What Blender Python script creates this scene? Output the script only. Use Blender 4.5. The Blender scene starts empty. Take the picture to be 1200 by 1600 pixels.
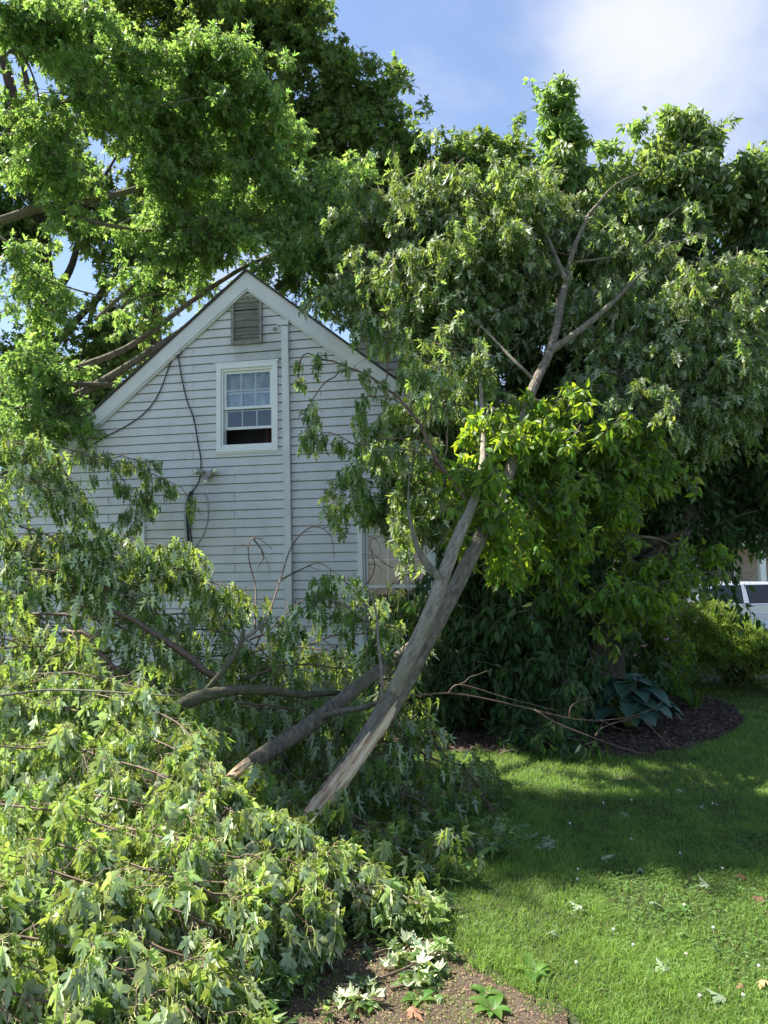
import bpy, math, numpy as np
from mathutils import Matrix, Vector
from mathutils.geometry import tessellate_polygon
S = bpy.context.scene
COL = S.collection
rng = np.random.default_rng(7)

# ------------------------------------------------------------------ camera
F = 1200.0
EYE = np.array([0., 0., 1.65])
pitch = math.atan(90/1200.); roll = 0.016
fw = np.array([0, math.cos(pitch), math.sin(pitch)])
up0 = np.array([0, -math.sin(pitch), math.cos(pitch)]); r0 = np.array([1., 0, 0])
RT = r0*math.cos(roll) - up0*math.sin(roll)
UP = up0*math.cos(roll) + r0*math.sin(roll)
cd = bpy.data.cameras.new('camera'); cam = bpy.data.objects.new('camera', cd); COL.objects.link(cam)
cd.sensor_fit = 'VERTICAL'; cd.sensor_height = 36; cd.lens = 27.0
cd.clip_start = 0.05; cd.clip_end = 2000
m = Matrix.Identity(4)
for i in range(3):
    m[i][0] = RT[i]; m[i][1] = UP[i]; m[i][2] = -fw[i]; m[i][3] = EYE[i]
cam.matrix_world = m
S.camera = cam
def P(x, y, d):
    "a point seen at (x, y) of the photograph, d metres away"
    return EYE + d*(fw + (x-600)/F*RT - (y-800)/F*UP)

# ------------------------------------------------------------------ sky, sun, exposure
SUN_EL = math.radians(52); SUN_AZ = math.radians(-68)     # azimuth from +Y, negative = to the left
w = bpy.data.worlds.new("World"); S.world = w; w.use_nodes = True
nt = w.node_tree; nt.nodes.clear()
def N(t, typ, **kw):
    n = t.nodes.new(typ)
    for k, v in kw.items(): setattr(n, k, v)
    return n
out = N(nt, 'ShaderNodeOutputWorld'); bg = N(nt, 'ShaderNodeBackground')
sky = N(nt, 'ShaderNodeTexSky', sky_type='NISHITA', sun_disc=False)
sky.sun_elevation = SUN_EL; sky.sun_rotation = SUN_AZ; sky.air_density = 1.0; sky.dust_density = 0.15; sky.ozone_density = 2.5
bg.inputs['Strength'].default_value = 0.075
tc = N(nt, 'ShaderNodeTexCoord')
mp = N(nt, 'ShaderNodeMapping'); mp.inputs['Scale'].default_value = (1.0, 1.0, 2.2)
nz = N(nt, 'ShaderNodeTexNoise'); nz.inputs['Scale'].default_value = 3.4; nz.inputs['Detail'].default_value = 7; nz.inputs['Roughness'].default_value = .52
nz.inputs['Distortion'].default_value = .35
nt.links.new(tc.outputs['Generated'], mp.inputs['Vector']); nt.links.new(mp.outputs['Vector'], nz.inputs['Vector'])
cdir = P(1050, 70, 1) - EYE; cdir /= np.linalg.norm(cdir)
dt = N(nt, 'ShaderNodeVectorMath', operation='DISTANCE'); dt.inputs[1].default_value = tuple(cdir)
nt.links.new(tc.outputs['Generated'], dt.inputs[0])
mr = N(nt, 'ShaderNodeMapRange'); mr.inputs['From Min'].default_value = 0.02; mr.inputs['From Max'].default_value = 0.20
mr.inputs['To Min'].default_value = 0.36; mr.inputs['To Max'].default_value = -0.02; mr.interpolation_type = 'SMOOTHSTEP'
nt.links.new(dt.outputs['Value'], mr.inputs['Value'])
ad = N(nt, 'ShaderNodeMath', operation='ADD'); nt.links.new(nz.outputs['Fac'], ad.inputs[0]); nt.links.new(mr.outputs[0], ad.inputs[1])
rp = N(nt, 'ShaderNodeMapRange'); rp.inputs['From Min'].default_value = .42; rp.inputs['From Max'].default_value = .98; rp.interpolation_type = 'SMOOTHSTEP'
nt.links.new(ad.outputs[0], rp.inputs['Value'])
mx = N(nt, 'ShaderNodeMix', data_type='RGBA'); mx.inputs['B'].default_value = (3.9, 4.05, 4.6, 1)
hs = N(nt, 'ShaderNodeMix', data_type='RGBA'); hs.inputs[0].default_value = .25; hs.inputs['B'].default_value = (2.0, 2.3, 3.4, 1)
nt.links.new(sky.outputs[0], hs.inputs['A']); nt.links.new(hs.outputs['Result'], mx.inputs['A'])
nt.links.new(rp.outputs[0], mx.inputs[0]); nt.links.new(mx.outputs['Result'], bg.inputs['Color'])
nt.links.new(bg.outputs[0], out.inputs['Surface'])
sd = bpy.data.lights.new('sun', 'SUN'); sd.energy = 5.0; sd.angle = math.radians(.55); sd.color = (1, .95, .86)
so = bpy.data.objects.new('sun', sd); COL.objects.link(so)
sv = Vector((math.sin(SUN_AZ)*math.cos(SUN_EL), math.cos(SUN_AZ)*math.cos(SUN_EL), math.sin(SUN_EL)))
so.rotation_euler = sv.to_track_quat('Z', 'Y').to_euler(); so.location = sv*60
S.view_settings.view_transform = 'Standard'; S.view_settings.look = 'None'
S.view_settings.exposure = 1.7; S.view_settings.gamma = 1
S.render.engine = 'CYCLES'
S.cycles.max_bounces = 7; S.cycles.diffuse_bounces = 4; S.cycles.transmission_bounces = 5; S.cycles.transparent_max_bounces = 6

# ------------------------------------------------------------------ materials
def newmat(name):
    mt = bpy.data.materials.new(name); mt.use_nodes = True
    t = mt.node_tree; t.nodes.clear()
    o = N(t, 'ShaderNodeOutputMaterial'); b = N(t, 'ShaderNodeBsdfPrincipled')
    t.links.new(b.outputs[0], o.inputs[0])
    return mt, t, b, o
def ramp(t, fac, stops):
    r = N(t, 'ShaderNodeValToRGB'); e = r.color_ramp.elements
    e[0].position, e[0].color = stops[0][0], (*stops[0][1], 1)
    e[1].position, e[1].color = stops[-1][0], (*stops[-1][1], 1)
    for p, c in stops[1:-1]:
        k = e.new(p); k.color = (*c, 1)
    t.links.new(fac, r.inputs[0]); return r.outputs[0]
ROTV = None
def noise(t, scale, detail=4, rough=.55, vec='Object', stretch=None):
    c = N(t, 'ShaderNodeTexCoord'); n = N(t, 'ShaderNodeTexNoise')
    n.inputs['Scale'].default_value = scale; n.inputs['Detail'].default_value = detail; n.inputs['Roughness'].default_value = rough
    v = c.outputs[vec]
    if ROTV is not None:
        m0 = N(t, 'ShaderNodeMapping'); m0.inputs['Rotation'].default_value = ROTV; t.links.new(v, m0.inputs[0]); v = m0.outputs[0]
    if stretch:
        mp = N(t, 'ShaderNodeMapping'); mp.inputs['Scale'].default_value = stretch; t.links.new(v, mp.inputs[0]); v = mp.outputs[0]
    t.links.new(v, n.inputs['Vector']); return n.outputs['Fac']
def bump(t, b, h, strength=.3, dist=.01):
    k = N(t, 'ShaderNodeBump'); k.inputs['Strength'].default_value = strength; k.inputs['Distance'].default_value = dist
    t.links.new(h, k.inputs['Height']); t.links.new(k.outputs[0], b.inputs['Normal'])
def simple(name, col, rough=.6, metal=0, scale=20, var=.15, bmp=0, stretch=None, spec=.5):
    mt, t, b, o = newmat(name)
    n = noise(t, scale, stretch=stretch)
    c0 = tuple(x*(1-var) for x in col); c1 = tuple(min(1, x*(1+var)) for x in col)
    t.links.new(ramp(t, n, [(.3, c0), (.7, c1)]), b.inputs['Base Color'])
    b.inputs['Roughness'].default_value = rough; b.inputs['Metallic'].default_value = metal
    b.inputs['Specular IOR Level'].default_value = spec
    if bmp: bump(t, b, n, bmp, .01)
    return mt
def leafmat(name, front, back, trans, tw=.42, var=.3, rough=.48, spec=.35, yellow=.0):
    mt, t, b, o = newmat(name)
    at = N(t, 'ShaderNodeAttribute', attribute_name='rnd')
    g = N(t, 'ShaderNodeNewGeometry')
    mx = N(t, 'ShaderNodeMix', data_type='RGBA'); mx.inputs['A'].default_value = (*front, 1); mx.inputs['B'].default_value = (*back, 1)
    t.links.new(g.outputs['Backfacing'], mx.inputs[0])
    hv = N(t, 'ShaderNodeHueSaturation')
    m1 = N(t, 'ShaderNodeMapRange'); m1.inputs['To Min'].default_value = 1-var; m1.inputs['To Max'].default_value = 1+var*1.2
    m2 = N(t, 'ShaderNodeMapRange'); m2.inputs['To Min'].default_value = .470; m2.inputs['To Max'].default_value = .518
    wn = N(t, 'ShaderNodeTexWhiteNoise', noise_dimensions='1D'); t.links.new(at.outputs['Fac'], wn.inputs['W'])
    t.links.new(at.outputs['Fac'], m1.inputs[0]); t.links.new(wn.outputs['Value'], m2.inputs[0])
    t.links.new(m1.outputs[0], hv.inputs['Value']); t.links.new(m2.outputs[0], hv.inputs['Hue'])
    t.links.new(mx.outputs['Result'], hv.inputs['Color']); t.links.new(hv.outputs[0], b.inputs['Base Color'])
    b.inputs['Roughness'].default_value = rough; b.inputs['Specular IOR Level'].default_value = spec
    tr = N(t, 'ShaderNodeBsdfTranslucent'); h2 = N(t, 'ShaderNodeHueSaturation'); h2.inputs['Color'].default_value = (*trans, 1)
    t.links.new(m1.outputs[0], h2.inputs['Value']); t.links.new(m2.outputs[0], h2.inputs['Hue']); t.links.new(h2.outputs[0], tr.inputs['Color'])
    ms = N(t, 'ShaderNodeMixShader'); ms.inputs[0].default_value = tw
    t.links.new(b.outputs[0], ms.inputs[1]); t.links.new(tr.outputs[0], ms.inputs[2]); t.links.new(ms.outputs[0], o.inputs[0])
    return mt
def barkmat(name, c0, c1, c2=None, scale=14, bmp=.9, moss=0):
    mt, t, b, o = newmat(name)
    n1 = noise(t, scale, 6, .65, stretch=(1, 1, .28)); n2 = noise(t, scale*3.2, 5, .7, stretch=(1, 1, .4))
    c = ramp(t, n1, [(.3, c0), (.52, tuple((a+b_)/2 for a, b_ in zip(c0, c1))), (.72, c1)])
    n3 = noise(t, 3.5, 5, .6)
    mx = N(t, 'ShaderNodeMix', data_type='RGBA')
    r = ramp(t, n3, [(.5, (0, 0, 0)), (.68, (1, 1, 1))]); t.links.new(r, mx.inputs[0])
    mx.inputs['B'].default_value = (*(c2 or (.16, .17, .11)), 1); t.links.new(c, mx.inputs['A'])
    t.links.new(mx.outputs['Result'], b.inputs['Base Color'])
    ad = N(t, 'ShaderNodeMath', operation='ADD'); t.links.new(n1, ad.inputs[0]); t.links.new(n2, ad.inputs[1])
    b.inputs['Roughness'].default_value = .85; b.inputs['Specular IOR Level'].default_value = .2
    bump(t, b, ad.outputs[0], bmp, .02)
    return mt
M = {}
M['maple'] = leafmat('maple_leaf', (.075, .145, .04), (.32, .38, .25), (.32, .46, .07), .42, .4)
M['maple_fore'] = leafmat('wilted_maple_leaf', (.065, .13, .03), (.52, .61, .38), (.36, .50, .08), .36, .45)
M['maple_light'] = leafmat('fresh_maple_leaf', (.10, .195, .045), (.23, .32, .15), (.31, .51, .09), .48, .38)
M['tall'] = leafmat('tall_tree_leaf', (.08, .155, .04), (.14, .20, .08), (.28, .42, .055), .40, .42)
M['elder'] = leafmat('boxelder_leaf', (.075, .16, .022), (.12, .20, .06), (.38, .56, .03), .45, .4)
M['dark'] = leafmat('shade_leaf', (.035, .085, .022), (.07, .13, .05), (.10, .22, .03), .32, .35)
M['grass'] = leafmat('grass_blade', (.125, .215, .045), (.125, .215, .045), (.30, .48, .08), .40, .35, .5, .3)
M['needle'] = leafmat('juniper_needle', (.15, .27, .035), (.15, .27, .035), (.38, .54, .05), .35, .35, .6, .2)
M['hosta'] = leafmat('hosta_leaf', (.07, .14, .105), (.06, .12, .08), (.06, .16, .06), .18, .2, .35, .5)
M['blade'] = leafmat('daylily_leaf', (.08, .17, .03), (.09, .18, .04), (.25, .42, .04), .38, .25)
M['clover'] = leafmat('clover_leaf', (.10, .19, .045), (.12, .2, .06), (.24, .40, .06), .35, .25)
M['straw'] = leafmat('dry_litter', (.30, .22, .12), (.30, .22, .12), (.3, .2, .1), .2, .4, .8, .1)
M['bark'] = barkmat('grey_bark', (.065, .055, .042), (.32, .275, .21), (.17, .17, .11), 30, 1)
M['bark_smooth'] = barkmat('smooth_bark', (.10, .088, .062), (.31, .28, .21), (.20, .20, .12), 26, .8)
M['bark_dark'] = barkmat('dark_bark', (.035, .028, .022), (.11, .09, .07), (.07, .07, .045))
M['bark_moss'] = barkmat('mossy_bark', (.06, .055, .035), (.16, .15, .095), (.11, .14, .05))
M['twig'] = simple('twig_bark', (.13, .085, .055), .7, scale=30, var=.35)
M['twig_grey'] = simple('grey_twig_bark', (.17, .15, .12), .8, scale=30, var=.3)
M['petiole'] = simple('petiole', (.30, .34, .08), .6, scale=30, var=.2)
mt, t, b, o = newmat('split_wood')
n = noise(t, 26, 6, .6, stretch=(1, 1, .12)); n2 = noise(t, 5, 3)
c = ramp(t, n, [(.28, (.28, .15, .07)), (.45, (.58, .40, .24)), (.7, (.80, .66, .47))])
t.links.new(c, b.inputs['Base Color']); b.inputs['Roughness'].default_value = .75; bump(t, b, n, .9, .02); M['wood'] = mt

def sidingmat():
    mt, t, b, o = newmat('vinyl_siding')
    n = noise(t, 1.1, 6, .6); g = noise(t, 9, 5, .6, stretch=(.25, 1, 7)); dd = noise(t, 2.6, 8, .7, stretch=(1.3, 1, .8))
    c = ramp(t, n, [(.3, (.64, .64, .645)), (.7, (.71, .705, .71))])
    mx = N(t, 'ShaderNodeMix', data_type='RGBA', blend_type='MULTIPLY'); mx.inputs[0].default_value = 1
    t.links.new(c, mx.inputs['A']); t.links.new(ramp(t, g, [(.25, (.90, .90, .90)), (.75, (1, 1, 1))]), mx.inputs['B'])
    m2 = N(t, 'ShaderNodeMix', data_type='RGBA', blend_type='MULTIPLY'); m2.inputs[0].default_value = 1
    t.links.new(mx.outputs['Result'], m2.inputs['A']); t.links.new(ramp(t, dd, [(.36, (.90, .90, .87)), (.56, (1, 1, 1))]), m2.inputs['B'])
    # old grime under the gable vent
    c2 = N(t, 'ShaderNodeTexCoord'); v = N(t, 'ShaderNodeVectorMath', operation='MULTIPLY'); v.inputs[1].default_value = (1, 0, .85)
    t.links.new(c2.outputs['Object'], v.inputs[0])
    d = N(t, 'ShaderNodeVectorMath', operation='DISTANCE'); d.inputs[1].default_value = (.12, 0, 4.45*.85); t.links.new(v.outputs[0], d.inputs[0])
    ad = N(t, 'ShaderNodeMath', operation='ADD'); t.links.new(d.outputs['Value'], ad.inputs[0]); t.links.new(dd, ad.inputs[1])
    m3 = N(t, 'ShaderNodeMix', data_type='RGBA', blend_type='MULTIPLY'); m3.inputs[0].default_value = 1
    t.links.new(m2.outputs['Result'], m3.inputs['A']); t.links.new(ramp(t, ad.outputs[0], [(.7, (.74, .76, .72)), (1.0, (1, 1, 1))]), m3.inputs['B'])
    t.links.new(m3.outputs['Result'], b.inputs['Base Color']); b.inputs['Roughness'].default_value = .55
    bump(t, b, g, .12, .004)
    return mt
M['siding'] = sidingmat()
M['trim'] = simple('aluminium_trim', (.66, .665, .655), .5, scale=3, var=.09)
M['block_seam'] = simple('seam_shadow_gap', (.20, .21, .21), .8, scale=5, var=.1)
M['white'] = simple('white_vinyl', (.78, .80, .79), .4, scale=5, var=.05)
M['muntin'] = simple('white_grille', (.80, .82, .82), .4, scale=5, var=.03)
M['vent'] = simple('weathered_vent', (.23, .225, .20), .8, scale=14, var=.3)
M['shingle'] = simple('asphalt_shingle', (.06, .055, .05), .95, scale=60, var=.5, bmp=.8)
M['inside'] = simple('dark_room', (.018, .016, .018), .9, scale=2, var=.3)
M['cable'] = simple('black_cable', (.02, .02, .022), .5, scale=20, var=.2)
M['conduit'] = simple('grey_conduit', (.36, .38, .39), .45, .3, scale=20, var=.15)
M['lampmetal'] = simple('lamp_housing', (.42, .40, .35), .4, .5, scale=20, var=.3)
M['bulb'] = simple('lamp_glass', (.8, .78, .6), .15, 0, scale=10, var=.1)
M['blind'] = simple('beige_blind', (.50, .47, .40), .7, scale=4, var=.1)
mt, t, b, o = newmat('curtain_with_reflection')
c = ramp(t, noise(t, 7, 5, .6, stretch=(1, 1, .55)), [(.32, (.16, .21, .19)), (.5, (.42, .48, .46)), (.66, (.68, .73, .76))])
t.links.new(c, b.inputs['Base Color']); b.inputs['Roughness'].default_value = .8; M['curtain'] = mt  # pale mottling puts the pane's reflection into the curtain colour
M['curtain_red'] = simple('red_curtain', (.06, .025, .025), .9, scale=5, var=.3)
mt, t, b, o = newmat('window_glass')
gl = N(t, 'ShaderNodeBsdfGlossy'); gl.inputs['Roughness'].default_value = .02; gl.inputs['Color'].default_value = (.9, .95, 1, 1)
tp = N(t, 'ShaderNodeBsdfTransparent'); tp.inputs['Color'].default_value = (.88, .92, .92, 1); ms = N(t, 'ShaderNodeMixShader')
fr = N(t, 'ShaderNodeFresnel'); fr.inputs['IOR'].default_value = 1.6
mr = N(t, 'ShaderNodeMath', operation='ADD'); mr.inputs[1].default_value = .05; t.links.new(fr.outputs[0], mr.inputs[0])
t.links.new(mr.outputs[0], ms.inputs[0]); t.links.new(tp.outputs[0], ms.inputs[1]); t.links.new(gl.outputs[0], ms.inputs[2]); t.links.new(ms.outputs[0], o.inputs[0]); M['glass'] = mt
mt, t, b, o = newmat('silver_paint')
b.inputs['Base Color'].default_value = (.50, .53, .58, 1); b.inputs['Metallic'].default_value = .35; b.inputs['Roughness'].default_value = .32; b.inputs['Coat Weight'].default_value = .8
k = noise(t, 400, 2); t.links.new(ramp(t, k, [(.3, (.42, .45, .50)), (.7, (.58, .61, .66))]), b.inputs['Base Color']); M['silver'] = mt
M['carwhite'] = simple('white_paint', (.72, .74, .76), .25, scale=3, var=.02)
M['carglass'] = simple('tinted_glass', (.02, .025, .03), .06, scale=3, var=.1)
M['tyre'] = simple('tyre_rubber', (.02, .02, .02), .85, scale=30, var=.2)
M['chrome'] = simple('chrome', (.6, .6, .6), .2, .9, scale=5, var=.05)
M['redlamp'] = simple('red_lamp', (.35, .02, .02), .2, scale=5, var=.1)
M['road'] = simple('asphalt', (.055, .055, .055), .9, scale=60, var=.3, bmp=.5)
mt, t, b, o = newmat('brick_wall')
c = N(t, 'ShaderNodeTexCoord'); mp = N(t, 'ShaderNodeMapping'); mp.inputs['Rotation'].default_value = (math.radians(90), 0, 0)
bk = N(t, 'ShaderNodeTexBrick'); bk.inputs['Scale'].default_value = 1; bk.inputs['Brick Width'].default_value = .22; bk.inputs['Row Height'].default_value = .075; bk.inputs['Mortar Size'].default_value = .01
bk.inputs['Color1'].default_value = (.34, .24, .19, 1); bk.inputs['Color2'].default_value = (.42, .33, .27, 1); bk.inputs['Mortar'].default_value = (.5, .46, .42, 1)
t.links.new(c.outputs['Object'], mp.inputs[0]); t.links.new(mp.outputs[0], bk.inputs['Vector']); t.links.new(bk.outputs['Color'], b.inputs['Base Color']); b.inputs['Roughness'].default_value = .9; M['brick'] = mt
mt, t, b, o = newmat('lawn_soil')
n = noise(t, 1.3, 8, .65); n2 = noise(t, 60, 4, .7)
c = ramp(t, n, [(.35, (.05, .07, .02)), (.62, (.075, .095, .03)), (.8, (.11, .09, .05))])
mx = N(t, 'ShaderNodeMix', data_type='RGBA', blend_type='MULTIPLY'); mx.inputs[0].default_value = 1; t.links.new(c, mx.inputs['A']); t.links.new(ramp(t, n2, [(.3, (.5, .5, .5)), (.7, (1.3, 1.3, 1.3))]), mx.inputs['B'])
t.links.new(mx.outputs['Result'], b.inputs['Base Color']); b.inputs['Roughness'].default_value = .95; bump(t, b, n2, 1, .02); M['lawn'] = mt
mt, t, b, o = newmat('bare_soil')
n = noise(t, 9, 9, .7); n2 = noise(t, 110, 4, .7)
c = ramp(t, n, [(.3, (.12, .085, .062)), (.55, (.19, .142, .108)), (.75, (.25, .195, .15))]); mx = N(t, 'ShaderNodeMix', data_type='RGBA', blend_type='MULTIPLY'); mx.inputs[0].default_value = 1
t.links.new(c, mx.inputs['A']); t.links.new(ramp(t, n2, [(.3, (.45, .45, .45)), (.7, (1.4, 1.4, 1.4))]), mx.inputs['B'])
t.links.new(mx.outputs['Result'], b.inputs['Base Color']); b.inputs['Roughness'].default_value = 1; b.inputs['Specular IOR Level'].default_value = .1; bump(t, b, n2, 1, .03); M['soil'] = mt
M['mulch'] = simple('mulch_ground', (.05, .035, .025), 1, scale=40, var=.6, bmp=1)
M['chip'] = simple('bark_chip', (.10, .065, .045), .9, scale=9, var=.6)
M['flower'] = simple('clover_blossom', (.72, .70, .64), .8, scale=60, var=.2)
M['pink'] = simple('pink_petal', (.65, .30, .42), .7, scale=30, var=.2)

# ------------------------------------------------------------------ mesh helpers
def mesh(name, V, polys, mats, mi=None, rnd=None, smooth=False):
    """V (n,3); polys: list of int arrays (k,sides)"""
    me = bpy.data.meshes.new(name)
    V = np.asarray(V, dtype=np.float32)
    me.vertices.add(len(V)); me.vertices.foreach_set('co', V.ravel())
    polys = [np.asarray(p, dtype=np.int32) for p in polys if len(p)]
    loops = np.concatenate([p.ravel() for p in polys])
    tot = np.concatenate([np.full(len(p), p.shape[1]) for p in polys]).astype(np.int32)
    st = np.concatenate([[0], np.cumsum(tot)[:-1]]).astype(np.int32)
    me.loops.add(len(loops)); me.loops.foreach_set('vertex_index', loops)
    me.polygons.add(len(tot)); me.polygons.foreach_set('loop_start', st)
    if mi is not None: me.polygons.foreach_set('material_index', np.asarray(mi, dtype=np.int32))
    me.polygons.foreach_set('use_smooth', np.full(len(tot), smooth))
    for x in (mats if isinstance(mats, (list, tuple)) else [mats]): me.materials.append(x)
    if rnd is not None:
        a = me.attributes.new('rnd', 'FLOAT', 'POINT'); a.data.foreach_set('value', np.asarray(rnd, dtype=np.float32))
    me.update(calc_edges=True)
    return me
def link(name, me, parent=None, loc=None):
    o = bpy.data.objects.new(name, me); COL.objects.link(o)
    if parent is not None: o.parent = parent
    if loc is not None: o.location = loc
    return o
def thing(name, label, cat, loc=(0, 0, 0), rz=0, group=None):
    o = bpy.data.objects.new(name, None); COL.objects.link(o); o.location = tuple(float(v) for v in loc); o.rotation_euler = (0, 0, rz)
    o.empty_display_size = .2
    o['label'] = label; o['category'] = cat
    if group: o['group'] = group
    return o
def tag(o, label, cat, group=None):
    o['label'] = label; o['category'] = cat
    if group: o['group'] = group
    return o
def org(o): return np.array(o.location) if o is not None else np.zeros(3)

class MB:
    "collects tubes, boxes and free faces into one mesh"
    def __init__(s): s.V = []; s.Q = []; s.T = []; s.n = 0; s.R = []
    def add(s, V, quads=None, tris=None, rnd=None):
        V = np.asarray(V, float).reshape(-1, 3)
        if quads is not None and len(quads): s.Q.append(np.asarray(quads).reshape(-1, 4)+s.n)
        if tris is not None and len(tris): s.T.append(np.asarray(tris).reshape(-1, 3)+s.n)
        s.V.append(V); s.n += len(V); s.R.append(np.zeros(len(V)) if rnd is None else rnd)
        return s
    def box(s, a, b):
        x0, y0, z0 = a; x1, y1, z1 = b
        V = [(x0, y0, z0), (x1, y0, z0), (x1, y1, z0), (x0, y1, z0), (x0, y0, z1), (x1, y0, z1), (x1, y1, z1), (x0, y1, z1)]
        return s.add(V, [(0, 3, 2, 1), (4, 5, 6, 7), (0, 1, 5, 4), (1, 2, 6, 5), (2, 3, 7, 6), (3, 0, 4, 7)])
    def prism(s, poly, y0, y1):
        "poly in (x,z), extruded in y"
        n = len(poly); V = [(x, y0, z) for x, z in poly]+[(x, y1, z) for x, z in poly]
        s.add(V, [(i, (i+1) % n, n+(i+1) % n, n+i) for i in range(n)])
        base = s.n-2*n
        for k in range(1, n-1):
            s.T.append(np.array([[base, base+k+1, base+k], [base+n, base+n+k, base+n+k+1]]))
        return s
    def tubes(s, paths, rad, sides=5, rnd=None, cap=True):
        "paths (N,m,3), rad (N,m)"
        paths = np.asarray(paths, float); rad = np.asarray(rad, float)
        if paths.ndim == 2: paths = paths[None]; rad = rad[None]
        Nn, mm, _ = paths.shape
        tan = np.gradient(paths, axis=1); tan /= np.linalg.norm(tan, axis=2, keepdims=True)+1e-9
        ref = np.where(np.abs(tan[:, :1, 2:3]) > .9, np.array([1., 0, 0]), np.array([0, 0, 1.]))
        ref = np.broadcast_to(ref, tan.shape)
        a = np.cross(tan, ref); a /= np.linalg.norm(a, axis=2, keepdims=True)+1e-9
        b = np.cross(tan, a)
        th = np.linspace(0, 2*np.pi, sides, endpoint=False)
        V = paths[:, :, None, :]+rad[:, :, None, None]*(np.cos(th)[None, None, :, None]*a[:, :, None, :]+np.sin(th)[None, None, :, None]*b[:, :, None, :])
        i = np.arange(Nn)[:, None, None]*mm*sides; j = np.arange(mm-1)[None, :, None]*sides; k = np.arange(sides)[None, None, :]; k2 = (k+1) % sides
        q = np.stack([i+j+k, i+j+k2, i+j+sides+k2, i+j+sides+k], -1).reshape(-1, 4)
        V = V.reshape(-1, 3); T = None
        if cap:
            T = []; base = np.arange(Nn)*mm*sides
            for kk in range(1, sides-1):
                T.append(np.stack([base, base+kk+1, base+kk], -1)); e = base+(mm-1)*sides; T.append(np.stack([e, e+kk, e+kk+1], -1))
            T = np.concatenate(T)
        return s.add(V, q, T)
    def path(s, pts, r, sides=8, n=None, wob=0):
        p, rr = smooth(pts, r, n or max(8, len(pts)*5))
        if wob: p = p+rng.normal(0, wob, p.shape)
        return s.tubes(p, rr, sides)
    def build(s, name, mat, parent=None, smooth=False, world=True, rnd=False):
        V = np.concatenate(s.V)
        if parent is not None and world: V = V-org(parent)
        return link(name, mesh(name, V, (s.Q and [np.concatenate(s.Q)] or [])+(s.T and [np.concatenate(s.T)] or []), mat, smooth=smooth, rnd=np.concatenate(s.R) if rnd else None), parent)

def smooth(pts, r, n):
    "Catmull-Rom through pts with radii r (list or (r0, r1))"
    p = np.asarray(pts, float); k = len(p)
    if len(r) == 2 and k != 2: r = np.linspace(r[0], r[1], k)
    r = np.asarray(r, float)
    t = np.linspace(0, k-1-1e-6, n); i = t.astype(int); f = (t-i)[:, None]
    q = np.concatenate([[2*p[0]-p[1]], p, [2*p[-1]-p[-2]]])
    a, b, c, d = q[i], q[i+1], q[i+2], q[i+3]
    o = .5*((2*b)+(-a+c)*f+(2*a-5*b+4*c-d)*f**2+(-a+3*b-3*c+d)*f**3)
    return o, np.interp(t, np.arange(k), r)
def PP(lst): return [P(*q) for q in lst]
def unit(v): return v/(np.linalg.norm(v, axis=-1, keepdims=True)+1e-9)
DOWN = np.array([0, 0, -1.])

# ------------------------------------------------------------------ leaf shapes: (verts, tris)
def mirror(half, centre, fold, curl, tipdrop, twist=0):
    "half outline base->tip on +x; fan from centre point on midrib"
    h = np.array(half, float); n = len(h)
    V = [(0, centre)]+[tuple(q) for q in h]+[(-q[0], q[1]) for q in h[1:-1]]
    V = np.array(V); T = []
    for i in range(1, n): T.append((0, i, i+1) if i+1 <= n else None)
    left = [1]+[n+1+j for j in range(n-2)]+[n]
    for i in range(len(left)-1): T.append((0, left[i+1], left[i]))
    T = [t for t in T if t is not None and max(t) < len(V)]
    x, y = V[:, 0], V[:, 1]
    z = -fold*np.abs(x)-curl*x*x-tipdrop*y*y+twist*x*y
    return np.stack([x, y, z], 1), np.array(T)
MAPLE_H = [(0, 0), (.08, -.04), (.36, -.04), (.16, .12), (.30, .16), (.44, .22), (.64, .52), (.42, .46), (.36, .56), (.27, .40), (.08, .38), (.11, .54), (.25, .70), (.13, .72), (.12, .84), (0, 1.1)]
MAPLE_M = [(0, 0), (.36, -.02), (.14, .17), (.60, .48), (.28, .42), (.09, .40), (.21, .70), (0, 1.08)]
MAPLE_L = [(0, 0), (.42, .05), (.16, .25), (.50, .52), (.16, .55), (0, 1.0)]
OVATE = [(0, 0), (.17, .16), (.23, .36), (.17, .64), (0, 1.05)]
OVATE_L = [(0, 0), (.26, .38), (0, 1.0)]
def variants(h, c, ks): return [mirror(h, c, *k) for k in ks]
KS = [(.15, .3, .25, .0), (-.05, .9, .35, .3), (.5, .2, .15, -.25), (.1, .1, .5, .5), (.9, 0, .3, .1), (.25, .6, -.1, -.4)]
LEAF = {'maple_h': variants(MAPLE_H, .3, KS), 'maple_m': variants(MAPLE_M, .3, KS[:5]), 'maple_l': variants(MAPLE_L, .35, KS[:3]),
        'ovate': variants(OVATE, .4, [(.3, 0, .25, 0), (.15, .5, .5, .3), (.5, 0, .1, -.3)]), 'ovate_l': variants(OVATE_L, .4, [(.3, 0, .3, 0), (.1, 0, .1, .3)]),
        'needle': variants([(0, 0), (.12, .4), (0, 1)], .4, [(.2, 0, 0, 0)])}
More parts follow.
